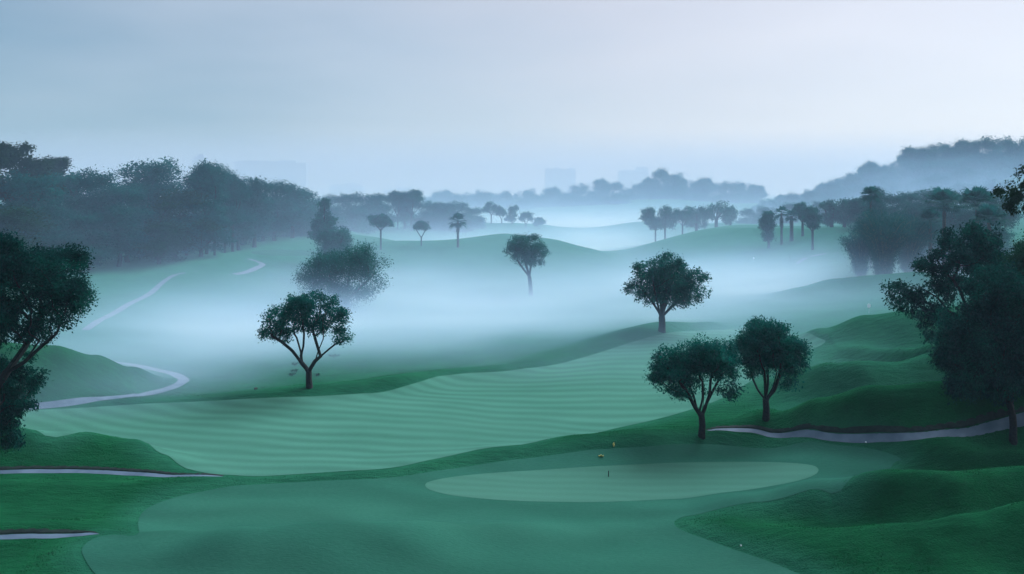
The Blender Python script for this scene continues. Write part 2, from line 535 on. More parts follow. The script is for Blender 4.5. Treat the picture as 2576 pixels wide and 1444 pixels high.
PATHS = [
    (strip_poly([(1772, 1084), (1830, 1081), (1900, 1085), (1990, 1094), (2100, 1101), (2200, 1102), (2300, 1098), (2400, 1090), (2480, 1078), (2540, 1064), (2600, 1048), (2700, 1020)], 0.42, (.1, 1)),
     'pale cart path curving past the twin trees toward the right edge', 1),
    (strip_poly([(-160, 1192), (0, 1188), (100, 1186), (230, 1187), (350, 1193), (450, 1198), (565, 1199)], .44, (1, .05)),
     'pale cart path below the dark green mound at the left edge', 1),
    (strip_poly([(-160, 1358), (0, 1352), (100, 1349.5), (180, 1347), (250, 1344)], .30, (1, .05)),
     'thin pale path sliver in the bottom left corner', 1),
    (strip_poly([(60, 1024), (200, 1009), (300, 999), (390, 987), (445, 969), (462, 955), (440, 942), (395, 931), (340, 919), (285, 910)], .95, (.6, .3)),
     'pale cart path hooking round the misty blue mound on the left', 0),
    (strip_poly([(215, 830), (250, 806), (290, 786), (330, 762), (375, 740), (405, 714), (440, 692), (495, 682)], .9, (1, .3)),
     'pale winding path climbing the left slope to the woods', 0),
    (strip_poly([(575, 691), (615, 686), (648, 673), (660, 664), (635, 654), (618, 650)], 1.1, (.2, .2)),
     'short pale path bend on the hill in front of the left woods', 0),
    (strip_poly([(2005, 664), (2025, 650), (2060, 641), (2110, 636)], 1.0, (.4, .2)),
     'faint pale path in the mist on the right slope', 0),
]


def smoothstep(a, b, v):
    t = np.clip((v - a) / (b - a), 0, 1)
    return t * t * (3 - 2 * t)


def strip_sdf(P, x, y):
    C, Nn, w = P
    d = np.full(x.shape, 1e9)
    for i in range(len(C) - 1):
        a, b = C[i], C[i + 1]
        ab = b - a
        t = np.clip(((x - a[0]) * ab[0] + (y - a[1]) * ab[1]) / (ab @ ab + 1e-12), 0, 1)
        dd = np.hypot(x - a[0] - t * ab[0], y - a[1] - t * ab[1]) - (w[i] + (w[i + 1] - w[i]) * t)
        d = np.minimum(d, dd)
    return d


def sheet_lift(x, y):
    """the rough stands higher than the mown sheets and the paths, and lies a little under them"""
    x, y = np.asarray(x, float), np.asarray(y, float)
    lift = np.full(x.shape, .09)

    def apply(sd, near, depth, soft):
        nonlocal lift
        v = np.where(sd > 0, smoothstep(0.0, soft, sd) * near, -smoothstep(0.02, .5, -sd) * depth)
        lift = np.minimum(lift, np.where(sd < soft, v, lift))
    for poly in (FAIR, APRON, GREEN_FAR):
        lo, hi = poly.min(0) - 2, poly.max(0) + 2
        m = (x > lo[0]) & (x < hi[0]) & (y > lo[1]) & (y < hi[1])
        if m.any():
            l0 = lift[m]
            sd = poly_sdf(poly, x[m], y[m])
            v = np.where(sd > 0, smoothstep(0, .5, sd) * .09, -smoothstep(.05, .6, -sd) * .07)
            lift[m] = np.minimum(l0, v)
    for P, lab, bank in PATHS:
        C = P[0]
        lo, hi = C.min(0) - 4, C.max(0) + 4
        m = (x > lo[0]) & (x < hi[0]) & (y > lo[1]) & (y < hi[1])
        if m.any():
            l0 = lift[m]
            sd = strip_sdf(P, x[m], y[m])
            v = np.where(sd > 0, smoothstep(0, .3, sd) * .09, -smoothstep(.02, .3, -sd) * .08)
            lift[m] = np.minimum(l0, v)
    return lift


def gz(x, y):
    xs, ys = np.atleast_1d(np.asarray(x, float)), np.atleast_1d(np.asarray(y, float))
    return base_h(xs, ys) + sheet_lift(xs, ys)


def gz1(x, y):
    return float(gz([x], [y])[0])


# ------------------------------------------------------------------ terrain mesh
def build_terrain():
    fine = np.linspace(-0.66, 0.66, 620)
    az = np.concatenate([np.linspace(-math.pi, -0.68, 60), fine, np.linspace(0.68, math.pi, 60)])
    r = np.concatenate([[1.0, 6, 12, 18, 24, 28], np.exp(np.linspace(math.log(31), math.log(130), 300)), np.exp(np.linspace(math.log(131), math.log(450), 170)),
                        np.exp(np.linspace(math.log(460), math.log(3400), 60))])
    A, R = np.meshgrid(az, r)
    X, Y = R * np.sin(A), R * np.cos(A)
    Z = gz(X.ravel(), Y.ravel()).reshape(X.shape)
    nr, na = X.shape
    V = np.stack([X.ravel(), Y.ravel(), Z.ravel()], 1)
    i, j = np.meshgrid(np.arange(nr - 1), np.arange(na - 1), indexing='ij')
    a = (i * na + j).ravel()
    Fc = np.stack([a, a + na, a + na + 1, a + 1], 1)[:, ::-1]
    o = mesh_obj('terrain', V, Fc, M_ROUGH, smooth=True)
    # how closely each part of the course is cut: long in the foreground corners and woods, shorter beyond the fairway
    x, y = V[:, 0], V[:, 1]
    px = CX + F * x / np.maximum(y, 5)
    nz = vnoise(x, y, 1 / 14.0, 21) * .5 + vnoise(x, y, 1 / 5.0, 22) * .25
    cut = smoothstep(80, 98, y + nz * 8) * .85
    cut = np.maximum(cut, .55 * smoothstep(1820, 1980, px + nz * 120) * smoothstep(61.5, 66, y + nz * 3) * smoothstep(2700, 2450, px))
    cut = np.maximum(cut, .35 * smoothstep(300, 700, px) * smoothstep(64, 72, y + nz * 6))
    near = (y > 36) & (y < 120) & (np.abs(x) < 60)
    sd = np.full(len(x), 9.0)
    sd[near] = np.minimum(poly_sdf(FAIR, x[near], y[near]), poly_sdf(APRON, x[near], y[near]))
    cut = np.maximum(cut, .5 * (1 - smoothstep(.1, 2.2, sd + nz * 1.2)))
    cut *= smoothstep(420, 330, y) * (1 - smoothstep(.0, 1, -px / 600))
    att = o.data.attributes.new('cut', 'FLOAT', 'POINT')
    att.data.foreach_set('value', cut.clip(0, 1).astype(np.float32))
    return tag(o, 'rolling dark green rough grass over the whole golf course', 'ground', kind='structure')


def build_sheet(name, poly, mat, off, spacing, label, cat):
    lo, hi = poly.min(0), poly.max(0)
    gx, gy = np.meshgrid(np.arange(lo[0], hi[0], spacing), np.arange(lo[1], hi[1], spacing))
    gx, gy = gx.ravel() + rng.uniform(-.1, .1, gx.size) * spacing, gy.ravel() + rng.uniform(-.1, .1, gy.size) * spacing
    sd = poly_sdf(poly, gx, gy)
    m = sd < -spacing * .4
    # dense outline
    B = []
    for k in range(len(poly)):
        a, b = poly[k], poly[(k + 1) % len(poly)]
        n = max(1, int(np.linalg.norm(b - a) / (spacing * .7)))
        for q in range(n):
            B.append(a + (b - a) * q / n)
    B = np.array(B)
    pts = np.concatenate([B, np.stack([gx[m], gy[m]], 1)])
    nb = len(B)
    edges = [(k, (k + 1) % nb) for k in range(nb)]
    res = geometry.delaunay_2d_cdt([Vector(p) for p in pts], edges, [], 1, 1e-5)
    P = np.array([(v.x, v.y) for v in res[0]])
    tri = np.array([f for f in res[2] if len(f) == 3])
    z = base_h(P[:, 0], P[:, 1]) + off
    o = mesh_obj(name, np.concatenate([P, z[:, None]], 1), tri, mat, smooth=True)
    return tag(o, label, cat, kind='structure')


def build_path(P, label, bank):
    C, Nn, w = P
    k = 9
    us = np.linspace(-1, 1, k)
    XY = C[:, None, :] + Nn[:, None, :] * (w[:, None] * us[None])[..., None]
    z = base_h(XY[..., 0].ravel(), XY[..., 1].ravel()) + .012
    V = np.concatenate([XY.reshape(-1, 2), z[:, None]], 1)
    n = len(C)
    i, j = np.meshgrid(np.arange(n - 1), np.arange(k - 1), indexing='ij')
    a = (i * k + j).ravel()
    Fc = np.stack([a, a + k, a + k + 1, a + 1], 1)[:, ::-1]
    o = mesh_obj('path', V, Fc, M_PATH, smooth=True)
    tag(o, label, 'path', kind='structure')
    if bank:       # dark strip along the uphill side: shade under the lip, painted in
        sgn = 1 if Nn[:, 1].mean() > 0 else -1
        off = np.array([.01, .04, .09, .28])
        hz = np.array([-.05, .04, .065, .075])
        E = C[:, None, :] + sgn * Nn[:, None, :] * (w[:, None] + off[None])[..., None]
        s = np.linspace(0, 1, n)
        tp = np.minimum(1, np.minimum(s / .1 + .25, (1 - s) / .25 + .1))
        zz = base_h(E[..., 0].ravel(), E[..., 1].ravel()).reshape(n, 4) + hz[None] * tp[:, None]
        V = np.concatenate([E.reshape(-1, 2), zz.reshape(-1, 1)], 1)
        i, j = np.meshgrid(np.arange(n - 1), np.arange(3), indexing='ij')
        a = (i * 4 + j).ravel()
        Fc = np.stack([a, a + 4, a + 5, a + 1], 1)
        b = mesh_obj('path_shade_strip', V, Fc, M_LIP_SHADE, smooth=True)
        tag(b, 'dark painted shade line along the far side of the ' + label.split(' path')[0].replace('pale ', '').replace('thin ', '') + ' path', 'kerb', kind='structure')


build_terrain()
def build_tufts():
    # blades of the long rough in the foreground, ragged along every mown edge
    n = 330000
    d = 37 + (84 - 37) * rng.random(n) ** 1.35
    px = rng.uniform(-260, 2840, n)
    x = (px - CX) / F * d
    lift = sheet_lift(x, d)
    patch = vnoise(x, d, 1 / 1.4, 31) + vnoise(x, d, 1 / .5, 32) * .6
    keep = (lift > .06) & (patch + rng.uniform(-.35, .35, n) > -.1)
    keep &= np.minimum(poly_sdf(FAIR, x, d), poly_sdf(APRON, x, d)) > .15 + 1.5 * rng.random(n)
    x, d, lift = x[keep], d[keep], lift[keep]
    n = len(x)
    z = base_h(x, d) + lift - .03
    h = rng.uniform(.03, .075, n) * (1 + patch[keep].clip(-.4, .6))
    w_ = rng.uniform(.018, .035, n)
    a = rng.uniform(0, math.pi, n)
    lean = rng.normal(scale=.5, size=(n, 2)) * h[:, None] + np.array([-.25, -.1]) * h[:, None]
    dx, dy = np.cos(a) * w_, np.sin(a) * w_
    V = np.stack([np.stack([x - dx, d - dy, z], 1), np.stack([x + dx, d + dy, z], 1), np.stack([x + lean[:, 0], d + lean[:, 1], z + h], 1)], 1).reshape(-1, 3)
    o = mesh_obj('grass', V, np.arange(n * 3).reshape(n, 3), M_BLADE)
    return tag(o, 'long tufts of dark rough grass on the foreground banks', 'grass', kind='stuff')


build_tufts()
build_sheet('fairway', FAIR, M_FAIR, .02, .6, 'pale striped fairway sweeping across the middle of the course', 'fairway')
build_sheet('green_apron', APRON, M_APRON, .02, .45, 'smooth closely mown apron round the putting green in the foreground', 'apron')
build_sheet('putting_green', GREEN, M_GREEN, .030, .45, 'pale oval putting green with a short dark stake', 'putting green')
build_sheet('far_green', GREEN_FAR, M_APRON, .04, 1.5, 'small pale far green in front of the left woods', 'putting green')
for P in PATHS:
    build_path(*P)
# ------------------------------------------------------------------ trees
def resample(P, step):
    P = np.asarray(P, float)
    seg = np.linalg.norm(np.diff(P, axis=0), axis=1)
    L_ = np.concatenate([[0], np.cumsum(seg)])
    n = max(2, int(round(L_[-1] / step)) + 1)
    s = np.linspace(0, L_[-1], n)
    return np.stack([np.interp(s, L_, P[:, k]) for k in range(3)], 1)


def grow(trunk, limbs, lobes, n_attr, step, infl, kill, r, maxit=70, clump=.0, shell=.45, up=.12, lump=6, lf=(.16, .32)):
    """space colonisation: limbs reach for points scattered through the crown's volume"""
    # attractors: every lobe carries smaller tufts on its surface, so that the outline is lumpy
    lobes = [tuple(l) for l in lobes]
    extra = []
    for l in lobes:
        v = r.normal(size=(lump, 3))
        v[:, 2] += .25
        v /= np.linalg.norm(v, axis=1)[:, None]
        for q in v:
            f = r.uniform(*lf)
            extra.append((l[0] + q[0] * l[3] * .86, l[1] + q[1] * l[4] * .86, l[2] + q[2] * l[5] * .86, l[3] * f, l[4] * f, max(l[5] * f, l[3] * f * .55), 1.9))
    lobes = [(l[0], l[1], l[2], l[3] * .86, l[4] * .86, l[5] * .86, .8) for l in lobes] + extra
    vol = np.array([l[3] * l[4] * l[5] * (l[6] if len(l) > 6 else 1) for l in lobes])
    cnt = r.multinomial(n_attr, vol / vol.sum())
    A = []
    for l, c in zip(lobes, cnt):
        v = r.normal(size=(c, 3))
        v /= np.linalg.norm(v, axis=1)[:, None]
        rad = r.random(c) ** shell
        # ragged outline: each direction reaches a different distance
        wob = 1 + .10 * np.sin(v[:, 0] * 5 + l[0]) + .10 * np.sin(v[:, 2] * 7 + l[1] * 2 + v[:, 1] * 4)
        A.append(np.array(l[:3]) + v * (rad * wob)[:, None] * np.array(l[3:6]))
    A = np.concatenate(A)
    A = A[A[:, 2] > min(.35, .15 * A[:, 2].max())]
    if clump > 0:      # gather the points into tufts with gaps between
        C = A[r.choice(len(A), max(4, len(A) // 6), replace=False)]
        nn = ((A[:, None] - C[None]) ** 2).sum(-1).argmin(1)
        A = A + (C[nn] - A) * clump
    nodes_, par = [], []

    def add_line(P, start):
        P = resample(P, step)
        last = start
        for k, p in enumerate(P):
            if k == 0 and start is not None:
                continue
            nodes_.append(p)
            par.append(-1 if last is None else last)
            last = len(nodes_) - 1
        return last
    fork = add_line(trunk, None)
    for lb in limbs:
        p0 = np.array(lb[0], float)
        base = np.array(nodes_)
        i = int(((base - p0) ** 2).sum(1).argmin())
        add_line(np.concatenate([[base[i]], np.asarray(lb[1:], float)]), i)
    first = len(nodes_)
    act = A.copy()
    pts = np.array(nodes_)
    lo = max(0, fork - 1)
    d2 = ((act[:, None] - pts[None, lo:]) ** 2).sum(-1)
    near = d2.argmin(1) + lo
    nd = d2.min(1)
    for it in range(maxit):
        if len(act) == 0:
            break
        m = nd < infl * infl
        if not m.any():
            infl *= 1.4
            continue
        dirs = act[m] - np.array(nodes_)[near[m]]
        dirs /= np.linalg.norm(dirs, axis=1)[:, None] + 1e-9
        ids, inv = np.unique(near[m], return_inverse=True)
        S = np.zeros((len(ids), 3))
        np.add.at(S, inv, dirs)
        S /= np.linalg.norm(S, axis=1)[:, None] + 1e-9
        S[:, 2] += up
        S += r.normal(scale=.16, size=S.shape)
        S /= np.linalg.norm(S, axis=1)[:, None] + 1e-9
        new = np.array(nodes_)[ids] + S * step
        k0 = len(nodes_)
        nodes_.extend(list(new))
        par.extend(list(ids))
        d2 = ((act[:, None] - new[None]) ** 2).sum(-1)
        mn = d2.min(1)
        arg = d2.argmin(1) + k0
        b = mn < nd
        near = np.where(b, arg, near)
        nd = np.where(b, mn, nd)
        keep = nd > kill * kill
        act, near, nd = act[keep], near[keep], nd[keep]
    return np.array(nodes_), np.array(par), A


def limb_mesh(P, par, r_base, r_tip=.008, expo=2.3, sides=7, min_r=0.0, flare=1.35):
    n = len(P)
    kids = [[] for _ in range(n)]
    for i, p in enumerate(par):
        if p >= 0:
            kids[p].append(i)
    R = np.zeros(n)
    for i in range(n - 1, -1, -1):
        R[i] = r_tip if not kids[i] else sum(R[k] ** expo for k in kids[i]) ** (1 / expo)
    R = r_tip + (R - r_tip) * (r_base - r_tip) / max(R[0] - r_tip, 1e-6)
    # root flare
    for i in range(min(n, 8)):
        hgt = P[i][2] - P[0][2]
        R[i] *= 1 + (flare - 1) * math.exp(-hgt / (r_base * 2.2))
    V, Fq = [], []

    def ring(c, d, rad, k):
        d = d / (np.linalg.norm(d) + 1e-9)
        a = np.array([0, 1, 0]) if abs(d[1]) < .8 else np.array([1, 0, 0])
        u = np.cross(d, a)
        u /= np.linalg.norm(u)
        v = np.cross(d, u)
        s = len(V)
        for q in range(k):
            t = 2 * math.pi * q / k
            V.append(c + rad * (u * math.cos(t) + v * math.sin(t)))
        return s
    stack = [(0, None)]
    # walk chains
    starts = [(0, -1)]
    while starts:
        i, p = starts.pop()
        chain = [i]
        while kids[chain[-1]]:
            ks = sorted(kids[chain[-1]], key=lambda q: -R[q])
            for q in ks[1:]:
                if R[q] > min_r:
                    starts.append((q, chain[-1]))
            chain.append(ks[0])
        pts = [P[c] for c in chain]
        rad = [R[c] for c in chain]
        if p >= 0:
            pts = [P[p]] + pts
            rad = [min(R[p] * .8, rad[0] * 1.25)] + rad
        if len(pts) < 2:
            continue
        k = sides if rad[0] > .05 else (5 if rad[0] > .02 else 3)
        prev = None
        for q in range(len(pts)):
            d = (pts[min(q + 1, len(pts) - 1)] - pts[max(q - 1, 0)])
            s = ring(np.array(pts[q]), d, rad[q], k)
            if prev is not None:
                for t in range(k):
                    Fq.append((prev + t, prev + (t + 1) % k, s + (t + 1) % k, s + t))
            prev = s
    return np.array(V), np.array(Fq), R


def leaf_mesh(anchors, per, spread, size, r, droop=.25, aspect=.5, jitter=.35, outward=None):
    """small folded leaves (two triangles each side of the midrib) around the anchors"""
    n = len(anchors) * per
    C = np.repeat(anchors, per, 0) + r.normal(scale=spread, size=(n, 3)) * np.array([1, 1, .8])
    d = r.normal(size=(n, 3))
    if outward is not None:
        o = C - outward
        o /= np.linalg.norm(o, axis=1)[:, None] + 1e-9
        d = d * .8 + o * .9
    d[:, 2] -= droop
    d /= np.linalg.norm(d, axis=1)[:, None] + 1e-9
    nrm = r.normal(size=(n, 3)) * .7
    nrm[:, 2] += .9
    s = np.cross(d, nrm)
    s /= np.linalg.norm(s, axis=1)[:, None] + 1e-9
    up = np.cross(s, d)
    L_ = size * (1 + jitter * r.normal(size=n)).clip(.4, 1.8)
    L_ = L_[:, None]
    base = C - d * L_ * .5
    tip = C + d * L_ * .5 - up * L_ * .08
    a = C + s * L_ * aspect * .5 + up * L_ * .07
    b = C - s * L_ * aspect * .5 + up * L_ * .07
    V = np.stack([base, a, tip, b], 1).reshape(-1, 3)
    Fc = np.arange(n * 4).reshape(n, 4)
    return V, Fc


def make_tree(name, loc, trunk, limbs, lobes, label, cat='tree', group=None, seed=1, n_attr=700, step=.3, infl=1.3, kill=.45, r_base=.2, leaf=.16, per=14, spread=.22,
              mat=None, clump=.35, droop=.3, thin_r=.03, min_r=0.0, shell=.45, up=.1, expo=2.3, aspect=.5, rz=0.0, bark=None, lump=6, lf=(.16, .32)):
    r = np.random.default_rng(seed)
    P, par, A = grow(trunk, limbs, lobes, n_attr, step, infl, kill, r, clump=clump, shell=shell, up=up, lump=lump, lf=lf)
    V, Fq, R = limb_mesh(P, par, r_base, expo=expo, min_r=min_r)
    t = empty(name, loc, rz)
    tag(t, label, cat, group)
    mesh_obj('trunk', V, Fq, bark or M_BARK, t, smooth=True)
    zmin = min(l[2] - l[5] for l in lobes)
    tips = P[(R < thin_r) & (P[:, 2] > zmin)]
    anch = np.concatenate([tips[r.random(len(tips)) < .55], A])
    ctr = np.average(np.array([l[:3] for l in lobes]), axis=0, weights=[l[3] * l[5] for l in lobes])
    V, Fc = leaf_mesh(anch, per, spread, leaf, r, droop=droop, outward=ctr, aspect=aspect)
    mesh_obj('crown', V, Fc, mat or M_LEAF, t)
    return t


def hero(base, lobes, limbs, fork, label, seed, d=None, r_px=8, depth=.85, lean=0.0, name='tree', **kw):
    """a tree given by its picture size: every length becomes metres at the tree's own distance"""
    if d is None:
        x, y = hit([base[0]], [base[1]], gz)[0]
        z = gz1(x, y)
    else:
        y = d
        x = (base[0] - CX) * d / F
        z = gz1(x, y)
    s = y / F
    by = H0 + (HC - z) / s          # picture row of the foot
    r = np.random.default_rng(seed + 1000)

    def T(px, py, yy=0.0):
        return ((px - base[0]) * s, yy, (by - py) * s)
    tr = [(0, 0, -.25), (0, 0, .15)] + [T(a, b) for a, b in fork]
    Ls = []
    for k, lb in enumerate(limbs):
        sg = r.uniform(-1, 1)
        n = len(lb)
        Ls.append([T(a, b, sg * (i / max(1, n - 1)) * abs(lb[-1][1] - lb[0][1]) * s * .6) for i, (a, b) in enumerate(lb)])
    lo = []
    for l in lobes:
        px, py, rx, rzz = l[:4]
        yy = (l[4] if len(l) > 4 else r.uniform(-.25, .25)) * rx * s
        lo.append((*T(px, py, yy), rx * s, max(rx * depth, rzz * .8) * s, rzz * s))
    return make_tree(name, (x, y, z), tr, Ls, lo, label, seed=seed, r_base=r_px * s, **kw)


# ---- the lone trees on the course
hero((778, 975), [(725, 800, 74, 54), (690, 838, 44, 34), (765, 770, 66, 36), (838, 800, 48, 52), (862, 842, 36, 26), (790, 815, 50, 30)],
     [[(774, 932), (757, 908), (738, 880), (712, 856), (690, 842)], [(762, 915), (756, 885), (745, 850)], [(752, 898), (766, 868), (770, 835)],
      [(780, 930), (796, 905), (806, 880), (822, 846)], [(798, 895), (828, 878), (848, 862), (866, 856)], [(800, 890), (796, 860), (790, 835)]],
     [(777, 955), (777, 934)], 'dark lone tree with wide split crown and open forked limbs on fairway edge', 11, r_px=7.5, n_attr=620, leaf=.17, per=24, spread=.2, clump=.3)
hero((1765, 1098), [(1722, 930, 86, 52), (1768, 888, 70, 52), (1826, 922, 56, 62), (1676, 905, 40, 32), (1705, 985, 50, 20), (1838, 985, 34, 26), (1660, 945, 30, 26)],
     [[(1764, 1046), (1745, 1020), (1728, 985), (1712, 965)], [(1752, 1030), (1748, 1000), (1735, 965)], [(1757, 1034), (1765, 1000), (1762, 955)],
      [(1767, 1044), (1780, 1018), (1800, 985), (1815, 965)], [(1778, 1020), (1785, 990), (1788, 950)], [(1764, 1046), (1772, 1010), (1775, 970)]],
     [(1767, 1070), (1765, 1046)], 'front tree of the pair, leaning left with drooping skirt, beside the pale path', 12, r_px=8, n_attr=900, leaf=.15, per=26, spread=.2, clump=.25)
hero((1927, 1053), [(1935, 868, 88, 60), (1928, 826, 56, 32), (1986, 905, 54, 54), (1886, 895, 46, 56), (1985, 962, 26, 34), (1900, 850, 50, 40)],
     [[(1925, 1004), (1910, 985), (1898, 955), (1890, 920)], [(1926, 1004), (1920, 970), (1912, 925)], [(1928, 1004), (1935, 965), (1935, 915)],
      [(1929, 1004), (1948, 980), (1960, 940), (1965, 910)], [(1926, 1002), (1928, 960), (1925, 910)], [(1929, 1003), (1942, 970), (1948, 930)]],
     [(1928, 1030), (1926, 1006)], 'rounder rear tree of the pair, with many upright limbs, on the mound crest', 13, r_px=8, n_attr=900, leaf=.16, per=26, spread=.21, clump=.25)
hero((1665, 834), [(1680, 690, 92, 50), (1618, 722, 50, 42), (1745, 722, 48, 40), (1640, 755, 36, 18), (1722, 760, 48, 20), (1680, 735, 70, 36)],
     [[(1663, 795), (1648, 770), (1630, 745), (1612, 725)], [(1664, 795), (1662, 755), (1655, 720)], [(1666, 795), (1680, 760), (1695, 725)],
      [(1667, 796), (1690, 775), (1720, 750), (1748, 735)], [(1664, 792), (1672, 750), (1678, 705)], [(1663, 794), (1650, 755), (1640, 715)]],
     [(1666, 815), (1665, 797)], 'broad fan-crowned tree standing on the ridge against the white mist', 14, r_px=8, n_attr=900, leaf=.22, per=22, spread=.26, clump=.2)
hero((1336, 735), [(1320, 618, 50, 28), (1348, 640, 36, 26), (1292, 632, 32, 22), (1320, 648, 44, 22)],
     [[(1333, 695), (1318, 678), (1302, 655)], [(1334, 695), (1336, 665), (1345, 645)], [(1333, 697), (1325, 670), (1318, 635)]],
     [(1334, 712), (1332, 697)], 'small tree rising out of the mist below the hill crest', 15, d=152, r_px=5, n_attr=420, leaf=.26, per=22, spread=.3, clump=.2, step=.4, infl=1.8, kill=.6)

# ---- big trees framing the picture
hero((-70, 1175), [(70, 690, 150, 85), (140, 760, 88, 80), (10, 790, 110, 80), (-60, 680, 160, 100), (195, 740, 42, 60), (90, 835, 60, 30), (-90, 850, 80, 90)],
     [[(-60, 1080), (-20, 1000), (30, 930), (80, 865)], [(30, 930), (75, 905), (120, 850)], [(30, 930), (45, 880), (60, 830)], [(-65, 1060), (-60, 950), (-40, 830)], [(70, 905), (110, 870), (150, 840)]],
     [(-68, 1130), (-64, 1080)], 'large dark tree filling the left edge, its crown spreading over bare slanting limbs', 21, r_px=11, n_attr=1900, mat=M_LEAF_K, leaf=.15, per=34, spread=.24, clump=.3)
hero((-15, 1165), [(25, 935, 58, 62), (58, 1000, 46, 66), (12, 1068, 66, 56), (-50, 1000, 80, 110), (20, 1112, 36, 24), (80, 985, 26, 40)],
     [[(-14, 1120), (10, 1070), (30, 1010)], [(-14, 1115), (-25, 1060), (-30, 1000)]],
     [(-15, 1140), (-15, 1118)], 'dark shrubby tree with drooping skirt in front of the large tree at the left edge', 22, r_px=8, n_attr=1000, mat=M_LEAF_K, leaf=.15, per=26, spread=.17, clump=.6, droop=.9, shell=.7, lump=9, lf=(.2, .5))
hero((2548, 1108), [(2465, 850, 112, 100), (2430, 935, 74, 62), (2400, 860, 50, 60), (2520, 960, 80, 50), (2560, 800, 115, 110), (2540, 930, 100, 60), (2420, 985, 34, 26), (2500, 720, 90, 60), (2620, 900, 90, 90)],
     [[(2547, 1045), (2530, 1000), (2500, 945), (2470, 900)], [(2535, 1005), (2520, 950), (2515, 890)], [(2549, 1045), (2562, 990), (2570, 920)], [(2520, 985), (2480, 965), (2450, 940)]],
     [(2549, 1075), (2547, 1045)], 'dark heavy tree at the right edge with slim trunk below the path', 23, r_px=8.5, n_attr=2300, mat=M_LEAF_K, leaf=.15, per=34, spread=.24, clump=.3, droop=.45)
hero((2490, 1035), [(2420, 640, 100, 60), (2350, 670, 70, 48), (2460, 590, 80, 34), (2500, 690, 90, 80), (2290, 745, 62, 36), (2250, 725, 42, 24), (2340, 790, 60, 40), (2400, 720, 70, 50), (2245, 772, 26, 24), (2330, 845, 26, 34)],
     [[(2478, 930), (2450, 850), (2420, 780), (2390, 720)], [(2450, 860), (2395, 800), (2345, 745), (2290, 715)], [(2480, 930), (2470, 830), (2460, 730)], [(2430, 800), (2370, 775), (2300, 750), (2255, 735)], [(2484, 930), (2500, 820), (2510, 720)]],
     [(2488, 990), (2482, 930)], 'spreading tree behind the right edge tree, one long limb reaching left', 24, d=68, r_px=9, n_attr=1300, mat=M_LEAF_K, leaf=.20, per=20, spread=.24, clump=.5, droop=.35, shell=.5)
hero((2650, 1080), [(2600, 690, 80, 90), (2580, 640, 50, 50), (2560, 720, 50, 60), (2660, 640, 90, 120)],
     [[(2648, 980), (2630, 880), (2600, 780)], [(2649, 980), (2660, 860), (2650, 740)]],
     [(2650, 1030), (2649, 980)], 'brighter green leafy tree at the far right edge between the two dark crowns', 25, d=62, r_px=9, n_attr=800, leaf=.15, per=30, spread=.24, clump=.3, mat=M_LEAF_G)
hero((2700, 1180), [(2590, 440, 60, 34), (2560, 490, 66, 40), (2600, 540, 60, 30), (2660, 470, 90, 80), (2540, 510, 36, 16)],
     [[(2698, 900), (2680, 760), (2660, 640), (2610, 560), (2570, 530)], [(2670, 700), (2640, 580), (2600, 500), (2545, 480)], [(2680, 720), (2670, 580), (2630, 470), (2580, 430)]],
     [(2700, 1050), (2698, 900)], 'tall tree off the right edge whose drooping branches hang into view above the others', 26, d=54, r_px=9, n_attr=420, leaf=.17, per=24, spread=.16, clump=.55, droop=.9, mat=M_LEAF_B, shell=.6)

# ---- bushes standing in the valley mist
hero((872, 776), [(860, 690, 112, 66), (890, 655, 84, 42), (800, 690, 66, 44), (940, 680, 48, 46), (870, 735, 96, 34), (780, 715, 40, 28), (800, 660, 40, 26)],
     [[(872, 755), (830, 715), (800, 690)], [(872, 755), (872, 700), (880, 660)], [(873, 755), (910, 720), (940, 690)]],
     [(872, 765), (872, 756)], 'big rounded bushy tree half sunk in the valley mist', 31, d=131, r_px=6, n_attr=1000, leaf=.21, per=34, spread=.5, clump=.2, step=.5, infl=2.2, kill=.8)
hero((842, 660), [(842, 600, 44, 28), (820, 612, 28, 24), (865, 606, 24, 26), (840, 630, 40, 20)],
     [[(842, 645), (825, 620), (815, 605)], [(842, 645), (855, 620), (862, 605)]],
     [(842, 652), (842, 646)], 'smaller rounded bush directly behind the big misty bush', 32, d=165, r_px=4, n_attr=420, leaf=.30, per=24, spread=.42, clump=.2, step=.5, infl=2.2, kill=.8)
hero((817, 640), [(815, 520, 17, 24), (812, 548, 28, 18), (826, 565, 26, 20), (800, 568, 26, 20), (812, 588, 34, 18), (796, 590, 22, 12), (822, 505, 9, 12)],
     [[(817, 600), (800, 580), (790, 570)], [(817, 590), (830, 570), (838, 560)]],
     [(817, 600), (816, 520)], 'ragged spire-shaped dark evergreen behind the rounded bush', 33, d=178, r_px=4, n_attr=380, leaf=.34, per=24, spread=.32, clump=.5, step=.45, infl=2, kill=.7, droop=.8)

